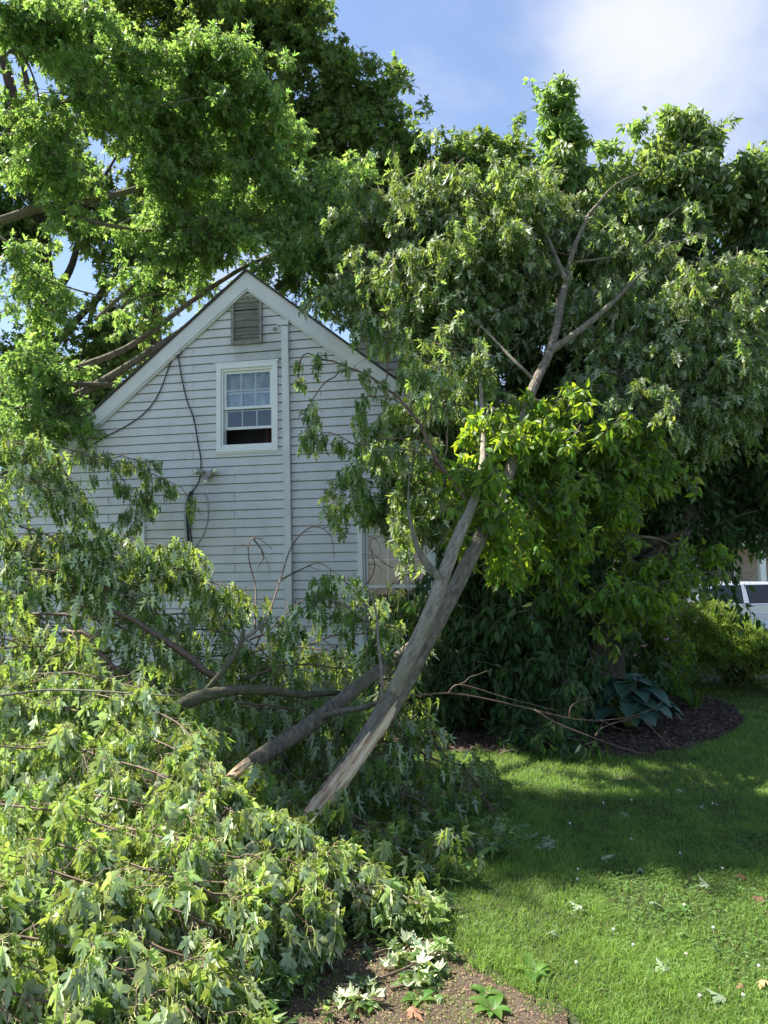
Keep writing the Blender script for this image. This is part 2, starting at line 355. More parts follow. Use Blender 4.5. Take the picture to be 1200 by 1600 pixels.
def leafmesh(name, pos, yd, nd, size, kind, mat, parent=None, wid=(.8, 1.15)):
    V = []; T = []; R = []; base = 0
    yd = unit(yd); xd = unit(np.cross(yd, nd)); nd = np.cross(xd, yd)
    var = LEAF[kind]; which = rng.integers(0, len(var), len(pos)); rv = rng.random(len(pos))
    for k, (tv, tt) in enumerate(var):
        s = which == k
        if not s.any(): continue
        sz = size[s][:, None, None]
        wx = rng.uniform(*wid, s.sum())[:, None, None]
        v = pos[s][:, None]+sz*(wx*tv[None, :, 0:1]*xd[s][:, None]+tv[None, :, 1:2]*yd[s][:, None]+tv[None, :, 2:3]*nd[s][:, None])
        nn = s.sum(); V.append(v.reshape(-1, 3)); T.append((tt[None]+(np.arange(nn)*len(tv))[:, None, None]).reshape(-1, 3)+base)
        R.append(np.repeat(rv[s], len(tv))); base += nn*len(tv)
    V = np.concatenate(V)
    if parent is not None: V = V-org(parent)
    return link(name, mesh(name, V, [np.concatenate(T)], mat, rnd=np.concatenate(R)), parent)

# ------------------------------------------------------------------ growth
def at(paths, idx, t):
    m_ = paths.shape[1]; f = t*(m_-1); i = np.minimum(f.astype(int), m_-2); g = (f-i)[:, None]
    a = paths[idx, i]; b = paths[idx, i+1]
    return a*(1-g)+b*g, unit(b-a)
def grow(paths, k, L, ang=(35, 70), droop=.3, tr=(.12, 1), m_=6, taper=.5, upbias=0., flat=0.):
    Nn = len(paths); idx = np.repeat(np.arange(Nn), k); n = len(idx)
    t = np.clip((np.tile(np.arange(k), Nn)+rng.random(n))/k, 0, 1)*(tr[1]-tr[0])+tr[0]
    b, tan = at(paths, idx, t)
    r = rng.normal(size=(n, 3)); r[:, 2] *= (1-flat); perp = unit(r-tan*(r*tan).sum(1, keepdims=True)); perp[:, 2] += upbias; perp = unit(perp)
    a = np.radians(rng.uniform(*ang, n))[:, None]
    d = unit(tan*np.cos(a)+perp*np.sin(a))
    ln = (L*(1-taper*t)*rng.uniform(.55, 1.25, n))[:, None, None]
    s = np.linspace(0, 1, m_)[None, :, None]
    p = b[:, None]+ln*(s*d[:, None]+droop*s*s*DOWN)
    wob = rng.normal(0, .035, p.shape)*ln; wob[:, 0] = 0
    return p+wob
def leaves_on(paths, n, size, hang=.5, pet=.6, tr=(.15, 1.02), flip=.3, spread=.35, sv=.3, updir=.8):
    Nn = len(paths); idx = np.repeat(np.arange(Nn), n); k = len(idx)
    t = np.clip(tr[0]+(tr[1]-tr[0])*(np.tile(np.arange(n), Nn)+rng.random(k))/n, 0, 1)
    b, tan = at(paths, idx, t)
    r = rng.normal(size=(k, 3)); perp = unit(r-tan*(r*tan).sum(1, keepdims=True))
    pd = unit(perp*.85+tan*.45+DOWN*hang*.5)
    sz = size*rng.uniform(1-sv, 1+sv, k)
    pos = b+pd*(pet*sz)[:, None]
    yd = unit(pd*(1-hang)+DOWN*hang*1.2+rng.normal(0, spread, (k, 3)))
    hz = pd.copy(); hz[:, 2] = 0; hz = unit(hz)
    nd = unit(hz*hang+np.array([0, 0, 1.])*(1-hang)*updir+rng.normal(0, .35, (k, 3)))
    fl = rng.random(k) < flip; nd[fl] *= -1
    return b, pos, yd, nd, sz

def inblob(bl, n, clump=9, csize=.35):
    "n points in blobs (x, y, rx, ry, d, rd[, weight]) given on the picture plane and in metres of depth"
    B = np.array([(*q, 1.)[:7] for q in bl], float)
    wgt = B[:, 2]*B[:, 3]*np.maximum(.5, B[:, 5])*B[:, 6]; i = rng.choice(len(B), n, p=wgt/wgt.sum())
    v = unit(rng.normal(size=(n, 3)))*(rng.random(n)**(1/2.6))[:, None]
    c = np.array([P(q[0], q[1], q[4]) for q in B])
    rad = np.stack([B[:, 2]*B[:, 4]/F, B[:, 5], B[:, 3]*B[:, 4]/F], 1)
    # boughs: the twigs gather round a smaller number of bough ends, with gaps between
    k = max(1, n//clump); j = rng.integers(0, k, n)
    p = c[i[j]]+v[j]*rad[i[j]]; dv = unit(v[j]*[1, 1, .35]+.01)
    sp = csize*rng.uniform(.5, 1.3, k)[j][:, None]
    u_ = rng.uniform(-1, 1, (n, 1)); dj = unit(dv+rng.normal(0, .5, (k, 3))[j])
    q = rng.normal(0, .42, (n, 3))*sp*(1.15-.75*(u_+1)/2)+dj*u_*sp*1.5+DOWN*(u_+1)**2*.10*sp
    q -= dj*sp*.5
    return p+q, v[j], c[i[j]], i[j]
def crown(parent, bl, n, leaf, size, mat, L=.45, nl=9, hang=.3, droop=.15, flip=.15, sub=0, bark=None, limbs=None, wood=.35, names=('crown', 'twigs'), pet=.4, spread=.35, r0=.012, kids=2, clump=9, csize=.35):
    p, v, c, bi = inblob(bl, n, clump, csize)
    d = unit(v*.8+rng.normal(0, .45, v.shape)+np.array([0, 0, .25]))
    s = np.linspace(0, 1, 6)[None, :, None]; ln = (L*rng.uniform(.6, 1.3, n))[:, None, None]
    tw = (p-d*L*.5)[:, None]+ln*(s*d[:, None]+droop*s*s*DOWN)
    if kids: tw = np.concatenate([tw, grow(tw, kids, L*.65, droop=droop*.8)])
    b, pos, yd, nd, sz = leaves_on(tw, nl, size, hang, pet, flip=flip, spread=spread)
    leafmesh(names[0], pos, yd, nd, sz, leaf, M[mat], parent, wid=(.55, .95) if hang > .6 else (.75, 1.1))
    if bark:
        mb = MB(); mb.tubes(tw, np.broadcast_to(np.linspace(r0*.5, r0*.2, 6), (len(tw), 6)), 3, cap=False)
        k = int(n*wood); j = rng.choice(n, k, replace=False)
        a = c[j] if limbs is None else limbs[np.argmin(((p[j][:, None]-limbs[None])**2).sum(2), 1)]
        q0 = tw[j, 0]; s5 = np.linspace(0, 1, 6)[None, :, None]; lnn = np.linalg.norm(q0-a, axis=1)[:, None, None]
        cp = a[:, None]*(1-s5)+q0[:, None]*s5+np.sin(s5*np.pi)*lnn*.10*np.array([0, 0, 1.])+rng.normal(0, .02, (k, 6, 3))*lnn*np.sin(s5*np.pi)
        rr = np.linspace(1, .4, 6)[None]*np.clip(r0*lnn[:, :, 0]*.9, r0*.5, r0*2.2)
        mb.tubes(cp, rr, 4, cap=False)
        mb.build(names[1], M[bark], parent, smooth=True)
def spray(parent, paths, k1, L1, k2, L2, nl, size, leaf, mat, radii, bark='twig', hang=.7, droop=.35, flip=.4, petiole=True, n=14, upb=.15, names=('limb', 'leaves'), tr=(0, 1), ang=(30, 65), ltr=(.1, 1.02), taper=.5, sv=.3):
    "leafy branches along hand laid paths: limb > side branches > twigs > leaves"
    mb = MB(); main = []
    for pts, r in zip(paths, radii):
        p, rr = smooth(PP(pts), r, n); p = p+rng.normal(0, .008, p.shape); mb.tubes(p, rr, 6); main.append(p)
    main = np.array(main)
    a = grow(main, k1, L1, ang, droop*.6, tr, upbias=upb, taper=taper)
    r0_ = np.array([np.mean(r) for r in radii]).mean()
    mb.tubes(a, np.broadcast_to(np.linspace(min(.0055, r0_*.5), .0022, a.shape[1]), a.shape[:2]), 4, cap=False)
    tw = a
    if k2:
        b_ = grow(a, k2, L2, (30, 70), droop, (.25, 1), upbias=upb)
        mb.tubes(b_, np.broadcast_to(np.linspace(.0028, .0014, b_.shape[1]), b_.shape[:2]), 3, cap=False)
        tw = np.concatenate([a[:, 1:], b_[:, 1:]])
    b, pos, yd, nd, sz = leaves_on(tw, nl, size, hang, .55, flip=flip, tr=ltr, spread=.17, sv=sv)
    ok = pos[:, 2] > .03; b, pos, yd, nd, sz = b[ok], pos[ok], yd[ok], nd[ok], sz[ok]
    # a leaf that would dip into the ground lies on it instead
    low = pos[:, 2]+yd[:, 2]*sz < .02; yd[low, 2] = .05; nd[low] = np.array([0, 0, 1.])+rng.normal(0, .2, (low.sum(), 3))
    leafmesh(names[1], pos, yd, nd, sz, leaf, M[mat], parent, wid=(.36, .82))
    if petiole:
        s = np.linspace(0, 1, 3)[None, :, None]; pp = b[:, None]*(1-s)+pos[:, None]*s; pp[:, 1, 2] += .012
        mp_ = MB(); mp_.tubes(pp, np.full(pp.shape[:2], .0011), 3, cap=False); mp_.build('petioles', M['petiole'], parent)
    mb.build(names[0], M[bark], parent, smooth=True)

# ------------------------------------------------------------------ ground
def gz(y): return -0.28*np.clip((y-9)/8., 0, 1)
def sheet(name, pts, z, mat, kind='structure', jitter=0):
    pts = np.array(pts, float); V = np.array([(q[0], q[1], z+gz(q[1])) for q in pts])
    tri = tessellate_polygon([[Vector((q[0], q[1], 0)) for q in pts]]); tri = np.array([t if np.cross(pts[t[1]]-pts[t[0]], pts[t[2]]-pts[t[0]]) > 0 else t[::-1] for t in tri])
    o = link(name, mesh(name, V, [tri], mat)); o['kind'] = kind; return o
ys = np.concatenate([[-30], np.arange(0, 20, .25), [24, 40, 80, 200, 600]]); xs = np.concatenate([[-400, -60, -12], np.arange(-5, 9, .25), [15, 60, 400]])
X, Y = np.meshgrid(xs, ys); Z = gz(Y)
nx, ny = len(xs), len(ys); ii = np.arange((ny-1)*(nx-1)); ii = ii//(nx-1)*nx+ii % (nx-1)
o = link('lawn', mesh('lawn', np.stack([X, Y, Z], -1).reshape(-1, 3), [np.stack([ii, ii+1, ii+1+nx, ii+nx], -1)], M['lawn'], smooth=True)); o['kind'] = 'structure'
def ground(x, y):      # where the ray through a pixel meets the ground
    r = P(x, y, 1)-EYE; t = -EYE[2]/r[2]; return (EYE+t*r)[:2]
soil = []
for q in [(430, 1700), (440, 1600), (455, 1550), (470, 1500), (500, 1465), (560, 1458), (620, 1470), (700, 1485), (750, 1525), (810, 1558), (880, 1585), (920, 1640), (940, 1720)]: soil.append(ground(*q))
soil = np.array(soil)
def edge(poly, k=5, amp=.05):
    o = []
    for a, b in zip(poly, np.roll(poly, -1, 0)):
        for t in np.arange(k)/k: o.append(a*(1-t)+b*t+rng.normal(0, amp, 2))
    return np.array(o)
def inside(poly, p):
    r = np.zeros(len(p), bool)
    for a, b in zip(poly, np.roll(poly, -1, 0)):
        c = ((a[1] > p[:, 1]) != (b[1] > p[:, 1])) & (p[:, 0] < (b[0]-a[0])*(p[:, 1]-a[1])/(b[1]-a[1]+1e-12)+a[0]); r ^= c
    return r
sheet('bare_soil', edge(soil, 5, .03), .017, M['soil'])
bed = np.array([ground(*q) for q in [(600, 1175), (760, 1178), (900, 1182), (1000, 1184), (1080, 1172), (1140, 1150), (1165, 1130), (1150, 1108), (1110, 1090), (1060, 1080), (950, 1062), (780, 1060), (640, 1075)]])
sheet('mulch_bed', edge(bed, 4, .03), .019, M['mulch'])
road = sheet('road', [(-60, 15.6), (80, 15.6), (80, 23), (-60, 23)], .004, M['road'])
mb = MB(); mb.box((-60, 15.35, -.4), (80, 15.6, -.13)); o = mb.build('kerb', simple('concrete', (.42, .41, .38), .9, scale=12, var=.15)); o['kind'] = 'structure'

def blades(name, xy, h, wd, mat, lean=.35, seg=2):
    n = len(xy); base = np.column_stack([xy, gz(xy[:, 1])+.008*np.ones(n)])
    a = rng.uniform(0, 2*np.pi, n); d = np.stack([np.cos(a), np.sin(a), np.zeros(n)], 1); f = rng.uniform(0, 2*np.pi, n)
    s = np.stack([np.cos(f), np.sin(f), np.zeros(n)], 1)*(wd/2)[:, None]; ln = (lean*rng.uniform(.2, 1.6, n))[:, None]*h[:, None]*d
    up = np.array([0, 0, 1.])*h[:, None]
    mid = base+up*.55+ln*.35; tip = base+up*rng.uniform(.75, 1.0, n)[:, None]+ln*1.1
    V = np.stack([base-s, base+s, mid+s*.8, mid-s*.8, tip], 1).reshape(-1, 3); k = np.arange(n)[:, None]*5
    return V, k+np.array([[0, 1, 2, 3]]), k+np.array([[3, 2, 4]]), np.repeat(np.clip(.55*rng.random(n)+.9*(patchy(xy)-.25), 0, 1), 5)
def lawn_points(n, y0, y1):
    u = rng.random(n); y = y0*(y1/y0)**u; x = y*rng.uniform(-.5, .62, n)
    return np.column_stack([x, y])
_G = np.random.default_rng(5).random((512, 512))
def vnoise(p, f):
    q = p*f+100.; i = np.floor(q).astype(int); t = q-i; t = t*t*(3-2*t); a = _G[i[:, 0] % 512, i[:, 1] % 512]; b = _G[(i[:, 0]+1) % 512, i[:, 1] % 512]
    c = _G[i[:, 0] % 512, (i[:, 1]+1) % 512]; d = _G[(i[:, 0]+1) % 512, (i[:, 1]+1) % 512]
    return (a*(1-t[:, 0])+b*t[:, 0])*(1-t[:, 1])+(c*(1-t[:, 0])+d*t[:, 0])*t[:, 1]
def patchy(p): return np.clip(.5+1.5*(.4*vnoise(p, 1.3)+.3*vnoise(p, 4.1)+.3*vnoise(p, 11.)-.5), 0, 1)
p = lawn_points(480000, 2.2, 11.5)
e_ = rng.random(150000); y_ = 2.0*(11.5/2.0)**rng.random(150000); p = np.concatenate([p, np.column_stack([np.where(e_ < .5, -.5*y_-e_*5.5, .62*y_+(e_-.5)*5.5), y_])])
wob = np.stack([vnoise(p, 5.)-.5, vnoise(p+7, 5.)-.5], 1)*.22+np.stack([vnoise(p, 17.)-.5, vnoise(p+3, 17.)-.5], 1)*.12; ins = inside(soil, p+wob); keep = ~inside(bed, p) & (~ins | (rng.random(len(p)) < .30*(patchy(p*1.7) > .55)+.03)) & (rng.random(len(p)) < .62+.5*patchy(p)); p = p[keep]
hgt = rng.uniform(.016, .042, len(p))*(.55+1.0*patchy(p))*np.where(rng.random(len(p)) < .02, 1.8, 1)*np.where(inside(soil, p), .6, 1)
V, Q, T, R = blades('grass', p, hgt, rng.uniform(.0022, .0042, len(p))*(1+p[:, 1]*.07), None, .8)
o = link('grass', mesh('grass', V, [Q, T], M['grass'], rnd=R)); o['kind'] = 'stuff'
# clover and low weeds mixed into the lawn
p = lawn_points(30000, 2.2, 9.5); p = p[(~inside(bed, p)) & (~inside(soil, p)) & (np.sin(p[:, 0]*2.3+.6*np.cos(p[:, 1]*1.9)+p[:, 1]) > -.1)]
n = len(p); pos = np.column_stack([p, gz(p[:, 1])+rng.uniform(.012, .035, n)]); pos = np.repeat(pos, 3, 0)
a = np.repeat(rng.uniform(0, 6.28, n), 3)+np.tile([0, 2.09, 4.19], n); yd = np.stack([np.cos(a), np.sin(a), rng.normal(.1, .2, 3*n)], 1)
LEAF['round'] = variants([(0, 0), (.35, .35), (.42, .75), (.12, 1.0), (0, .95)], .5, [(.1, 0, 0, 0), (.3, 0, .2, 0)])
o = leafmesh('clover_patch', pos, yd, np.array([0, 0, 1.])+rng.normal(0, .2, (3*n, 3)), rng.uniform(.008, .014, 3*n), 'round', M['clover']); o['kind'] = 'stuff'
# dry bits on soil and lawn
p = np.concatenate([np.column_stack([rng.uniform(-.7, 1.2, 26000), rng.uniform(2.3, 3.6, 26000)])]); p = p[inside(soil, p)]
p = np.concatenate([p[:5000], lawn_points(5000, 2.3, 8)])
n = len(p); a = rng.uniform(0, 6.28, n)
o = leafmesh('dry_litter', np.column_stack([p, np.full(n, .022)+rng.uniform(0, .008, n)]), np.stack([np.cos(a), np.sin(a), rng.normal(0, .25, n)], 1), np.tile([0, 0, 1.], (n, 1))+rng.normal(0, .4, (n, 3)), rng.uniform(.004, .012, n), 'ovate_l', M['straw']); o['kind'] = 'stuff'
p = np.column_stack([rng.uniform(-.5, 4.5, 30000), rng.uniform(6, 11, 30000)]); p = p[inside(bed, p)]; n = len(p); a = rng.uniform(0, 6.28, n)
o = leafmesh('mulch_chips', np.column_stack([p, np.full(n, .022)+rng.uniform(0, .03, n)]), np.stack([np.cos(a), np.sin(a), rng.normal(0, .3, n)], 1), np.tile([0, 0, 1.], (n, 1))+rng.normal(0, .5, (n, 3)), rng.uniform(.02, .06, n), 'ovate_l', M['chip']); o['kind'] = 'stuff'

# ------------------------------------------------------------------ house
RZ = math.radians(-10.98)
HU = np.array([math.cos(RZ), math.sin(RZ), 0]); HN = np.array([-HU[1], HU[0], 0])
HO = np.array([-1.7559, 9.9592, 0.])
def W(x, y, off=0.):
    r = P(x, y, 1)-EYE; t = ((HO-EYE)@HN+off)/(r@HN); p = EYE+t*r
    return float((p-HO)@HU), float(p[2])
house = thing('house', 'pale grey vinyl-sided house with a steep gable, half buried in fallen branches', 'house', HO, RZ)
def hp(mb, name, mat, parent=house, smooth=False): return mb.build(name, M[mat], parent, smooth, world=False)
PK = 5.605; SL = .80; CW = .1157
EDGE = [(-4.3, 2.74), (-2.85, 3.325), (0, PK), (4.1, PK-SL*4.1)]      # roof line seen from the front
def lim(z, side):
    if side > 0: return min(4.05, (PK-z)/SL)
    if z > 3.325: return -(PK-z)/SL
    return max(-4.25, -2.85-(3.325-z)/.4034)
def siding(mb, holes, z0, z1, left, right, y=0.):
    k0 = math.floor((z0-3.155)/CW); z = 3.155+k0*CW
    while z < z1:
        jit = rng.normal(0, .0012)
        brk = [z, z+CW-.0135, z+CW]+[h[j] for h in holes for j in (2, 3) if z < h[j] < z+CW-.0145]
        brk = sorted(set(brk))
        for a, b in zip(brk[:-1], brk[1:]):
            if b > z1: b = z1
            if b-a < 1e-5: continue
            groove = a >= z+CW-.0136
            off = (lambda q: .030) if groove else (lambda q: -.017+jit+.013*((q-z)/CW))
            spans = [(left(a), left(b), right(a), right(b))]
            for h in holes:
                if a >= h[2]-1e-6 and b <= h[3]+1e-6:
                    ns = []
                    for s in spans:
                        if s[2] <= h[0] or s[0] >= h[1]: ns.append(s); continue
                        if s[0] < h[0] < s[2]: ns.append((s[0], s[1], h[0], h[0]))
                        if s[0] < h[1] < s[2]: ns.append((h[1], h[1], s[2], s[3]))
                    spans = ns
            for s in spans:
                if s[2]-s[0] < .01: continue
                ya, yb = y+off(a), y+off(b)
                mb.add([(s[0], ya, a), (s[2], ya, a), (s[3], yb, b), (s[1], yb, b)], [(0, 1, 2, 3)])
                if groove:
                    yl = y-.0055
                    mb.add([(s[0], yl, a), (s[2], yl, a), (s[2], ya, a), (s[0], ya, a)], [(0, 1, 2, 3)])
                    mb.add([(s[1], ya, b), (s[3], ya, b), (s[3], y-.017, b), (s[1], y-.017, b)], [(0, 1, 2, 3)])
        z += CW
w1 = (*W(349, 580), *W(426, 694)); WU = (w1[0]-.02, w1[2]+.02, w1[3]-.02, w1[1]+.02)
lw_a = W(567, 828); WL = (lw_a[0], lw_a[0]+.86, lw_a[1]-1.42, lw_a[1])
wl3 = W(100, 832); WX = (wl3[0], wl3[0]+1.15, wl3[1]-1.1, wl3[1]-.02)
mb = MB(); siding(mb, [WU, WL, WX], .3, PK-.02, lambda z: lim(z, -1), lambda z: lim(z, 1))
for u_, za, zb_, st in ((-.78, 2.2, 4.6, 0), (2.05, 1.0, 3.6, 1), (-2.0, 1.6, 3.4, 1), (.98, 3.3, 4.5, 0), (-.2, 1.0, 2.9, 1)):
    k_ = math.floor((za-3.155)/CW)
    while 3.155+k_*CW < zb_:
        z = 3.155+k_*CW
        if k_ % 2 == st: mb.box((u_, -.0205, z), (u_+.0035, -.004, z+CW-.014))
        k_ += 1
hp(mb, 'gable_wall', 'siding')
# foundation, side and rear walls, wing
conc = simple('painted_block', (.30, .31, .30), .9, scale=9, var=.2); M['block'] = conc
mb = MB(); mb.box((-4.2, .03, 0), (4.0, 5, .36)); hp(mb, 'foundation', 'block')
mb = MB(); mb.box((-4.22, .03, .36), (-4.1, 5, 2.7)); mb.box((3.9, .03, .36), (4.02, 5, 2.3)); mb.prism([(-4.2, .36), (4.0, .36), (4.0, 2.3), (0, PK-.1), (-2.8, 3.25), (-4.2, 2.7)], 4.9, 5.0); hp(mb, 'side_walls', 'trim')
mb = MB(); siding(mb, [], 2.2, 5.35, lambda z: 1.05, lambda z: 2.35, 1.75); mb.box((1.05, 1.79, 2.2), (2.35, 3.0, 5.34)); hp(mb, 'wing_wall', 'siding')
mb = MB(); mb.prism([(.95, 5.36), (2.45, 5.36), (2.45, 5.42), (1.7, 5.66), (.95, 5.42)], 1.6, 3.1); hp(mb, 'wing_roof', 'shingle')
mb = MB()
def strip(top, th, y0, y1, ext=0.):
    n = len(top)
    for (a, b) in zip(top[:-1], top[1:]):
        mb.add([(a[0], y0, a[1]), (b[0], y0, b[1]), (b[0], y0, b[1]-th), (a[0], y0, a[1]-th), (a[0], y1, a[1]), (b[0], y1, b[1]), (b[0], y1, b[1]-th), (a[0], y1, a[1]-th)],
               [(0, 1, 2, 3), (7, 6, 5, 4), (0, 4, 5, 1), (3, 2, 6, 7), (0, 3, 7, 4), (1, 5, 6, 2)])
roofline = [(-4.6, 2.62+.035), (-2.85, 3.325+.035), (0, PK+.04), (4.35, PK+.04-SL*4.35)]
strip(roofline, .035, -.10, 5.2); hp(mb, 'roof', 'shingle')
bw = .175/math.cos(math.atan(SL))
for side in ((0, 2), (2, 3)):
    mb = MB(); rl = [(a, b-.036) for a, b in roofline]
    if side[0] == 0:
        strip([rl[1], rl[2]], bw, -.072, -.022); strip([(rl[0][0], rl[0][1]), (rl[1][0]-.001, rl[1][1]-.0005)], .16, -.070, -.022)
        strip([(rl[1][0], rl[1][1]-bw-.001), (0, rl[2][1]-bw-.001)], .028, -.055, -.02)
    else:
        strip([(.001, rl[2][1]), rl[3]], bw, -.071, -.022); strip([(.001, rl[2][1]-bw-.001), (4.3, rl[2][1]-bw-.001-SL*4.3)], .028, -.055, -.02)
    hp(mb, 'rake_board', 'trim')
# gable vent
v0 = W(363, 466); v1 = W(411, 537); vu0, vu1, vz1, vz0 = v0[0], v1[0], v0[1], v1[1]
mb = MB(); f = .04; y0, y1 = -.05, .0
mb.box((vu0, y0, vz0), (vu0+f, y1, vz1)); mb.box((vu1-f, y0, vz0), (vu1, y1, vz1)); mb.box((vu0+f, y0+.002, vz0), (vu1-f, y1, vz0+f)); mb.box((vu0+f, y0+.002, vz1-f), (vu1-f, y1, vz1))
vent = hp(mb, 'gable_vent', 'vent')
mb = MB(); k = 12; hh = (vz1-vz0-2*f)/k
for i in range(k):
    z = vz0+f+i*hh; mb.add([(vu0+f, -.046, z), (vu1-f, -.046, z), (vu1-f, -.012, z+hh*.9), (vu0+f, -.012, z+hh*.9), (vu0+f, -.040, z), (vu1-f, -.040, z), (vu1-f, -.006, z+hh*.9), (vu0+f, -.006, z+hh*.9)], [(0, 1, 2, 3), (7, 6, 5, 4), (0, 4, 5, 1)])
sl = mb.build('vent_slats', M['vent'], vent, world=False)
mb = MB(); mb.box((vu0+.01, -.004, vz0+.01), (vu1-.01, -.001, vz1-.01)); mb.build('vent_backing', M['inside'], vent, world=False)
# corner post and seam
mb = MB(); mb.box((4.02, -.03, .34), (4.11, .05, 2.35)); hp(mb, 'corner_post', 'trim')
mb = MB(); mb.box((-4.33, -.03, .34), (-4.22, .05, 2.72)); hp(mb, 'corner_post', 'trim')
def window(H, open_, inner, label=None, casing=.062, dark=True):
    u0, u1, z0, z1 = H; g = .002
    mb = MB(); c = casing
    mb.box((u0-c, -.045, z0), (u0, .02, z1)); mb.box((u1, -.045, z0), (u1+c, .02, z1)); mb.box((u0-c, -.048, z1), (u1+c, .02, z1+c)); mb.box((u0-c, -.048, z0-c), (u1+c, .02, z0))
    mb.box((u0-c-.02, -.052, z1+c), (u1+c+.02, -.004, z1+c+.018)); mb.box((u0-c-.018, -.030, z0-c-.02), (u1+c+.018, -.004, z0-c))
    # jamb liner
    mb.box((u0, -.02, z0), (u0+.025, .10, z1)); mb.box((u1-.025, -.02, z0), (u1, .10, z1)); mb.box((u0+.025, -.02, z1-.03), (u1-.025, .10, z1)); mb.box((u0+.025, -.03, z0), (u1-.025, .10, z0+.035))
    wn = hp(mb, 'window', 'white')
    if label: wn['label'] = label
    zm = z0+(z1-z0)*.485; a0, a1 = u0+.025, u1-.025
    def sash(za, zb, y, nm, cols=3, rows=2):
        m1 = MB(); r = .032
        m1.box((a0+g, y, za), (a0+r, y+.03, zb)); m1.box((a1-r, y, za), (a1-g, y+.03, zb)); m1.box((a0+r, y+.001, zb-r), (a1-r, y+.029, zb-.001)); m1.box((a0+r, y+.001, za+.001), (a1-r, y+.029, za+r*1.1))
        s_ = m1.build(nm, M['white'], wn, world=False)
        m2 = MB(); wd = .008
        for i in range(1, cols):
            x = a0+r+(a1-a0-2*r)*i/cols; m2.box((x-wd, y+.013, za+r), (x+wd, y+.019, zb-r))
        for j in range(1, rows):
            z = za+r+(zb-za-2*r)*j/rows; m2.box((a0+r, y+.012, z-wd), (a1-r, y+.020, z+wd))
        m2.build('grille', M['muntin'], wn, world=False)
        m3 = MB(); m3.add([(a0+r-.003, y+.008, za+r-.003), (a1-r+.003, y+.008, za+r-.003), (a1-r+.003, y+.008, zb-r+.003), (a0+r-.003, y+.008, zb-r+.003)], [(0, 1, 2, 3)])
        m3.build('glass_pane', M['glass'], wn, world=False)
    sash(zm, z1-.03, .012, 'upper_sash')
    zl = z0+.035 if not open_ else z0+(z1-z0)*.235
    sash(zl, zl+(z1-z0)*.48, .055, 'lower_sash')
    mb = MB(); mb.box((u0-.4, .35, z0-.5), (u1+.4, .36, z1+.3)); mb.box((u0-.4, .1, z0-.5), (u0-.39, .35, z1+.3)); mb.box((u1+.39, .1, z0-.5), (u1+.4, .35, z1+.3)); mb.box((u0-.39, .1, z1+.29), (u1+.39, .35, z1+.3)); mb.box((u0-.39, .1, z0-.5), (u1+.39, .35, z0-.49))
    mb.build('room_behind', M['inside'], wn, world=False)
    n = 40; uu = np.linspace(a0, a1, n); m4 = MB()
    if inner == 'curtain':
        zz = (zm+.01, z1-.02); yy = .108+.012*np.sin(uu*70)+.006*np.sin(uu*151)
        V = np.concatenate([np.stack([uu, yy, np.full(n, zz[0])], 1), np.stack([uu, yy*.6+.045, np.full(n, zz[1])], 1)])
        m4.add(V, [(i, i+1, n+i+1, n+i) for i in range(n-1)]); m4.build('curtain_with_reflection', M['curtain'], wn, smooth=True, world=False)
        m5 = MB(); uu = np.linspace(a1-.17, a1-.02, 12); yy = .2+.015*np.sin(uu*90); V = np.concatenate([np.stack([uu, yy, np.full(12, z0+.03)], 1), np.stack([uu, yy, np.full(12, zm)], 1)])
        m5.add(V, [(i, i+1, 13+i, 12+i) for i in range(11)]); m5.build('red_curtain', M['curtain_red'], wn, world=False)
    else:
        k = 26; zt = z1-.03; zb = zm+.0; hh = (zt-zb)/k
        for i in range(k): z = zb+i*hh; m4.add([(a0+.01, .105, z), (a1-.01, .105, z), (a1-.01, .118, z+hh*.96), (a0+.01, .118, z+hh*.96)], [(0, 1, 2, 3)])
        m4.build('blind', M['blind'], wn, world=False)
    return wn
window(WU, True, 'curtain', 'upstairs window with its lower sash half raised')
window(WL, False, 'blind', 'ground floor window with a beige blind behind its upper sash')
window(WX, False, 'blind', 'ground floor window almost hidden by branches')
# pipe down the wall
def wpath(pts, off): return [HO*0+np.array([*(lambda q: (q[0], -off, q[1]))(W(x, y, -off))]) for x, y in pts]
mb = MB(); pp = [W(447, 512), W(450, 700), W(452, 852)]; pq = [W(452, 852), W(453.5, 1010)]
def wpipe(mb, seq, wd, dpt=.075):
    for (a, b) in zip(seq[:-1], seq[1:]):
        mb.add([(a[0]-wd, -dpt, a[1]), (a[0]+wd, -dpt, a[1]), (a[0]+wd, -.016, a[1]), (a[0]-wd, -.016, a[1]), (b[0]-wd, -dpt, b[1]), (b[0]+wd, -dpt, b[1]), (b[0]+wd, -.016, b[1]), (b[0]-wd, -.016, b[1])],
               [(3, 2, 1, 0), (4, 5, 6, 7), (0, 1, 5, 4), (1, 2, 6, 5), (2, 3, 7, 6), (3, 0, 4, 7)])
wpipe(mb, pp, .046); e = W(447, 506); mb.box((e[0]-.10, -.08, e[1]-.035), (e[0]+.055, -.015, e[1]+.03)); pipe = hp(mb, 'wall_pipe', 'trim')
mb = MB(); wpipe(mb, pq, .050, .080); mb.build('lower_pipe_section', M['trim'], pipe, world=False)
md = None
mb = MB(); k = W(430, 515); mb.tubes(np.array([[k[0], .0, k[1]], [k[0], -.03, k[1]], [k[0], -.06, k[1]]]), np.array([.022, .026, .018]), 10); hp(mb, 'wall_knob', 'lampmetal', smooth=True)
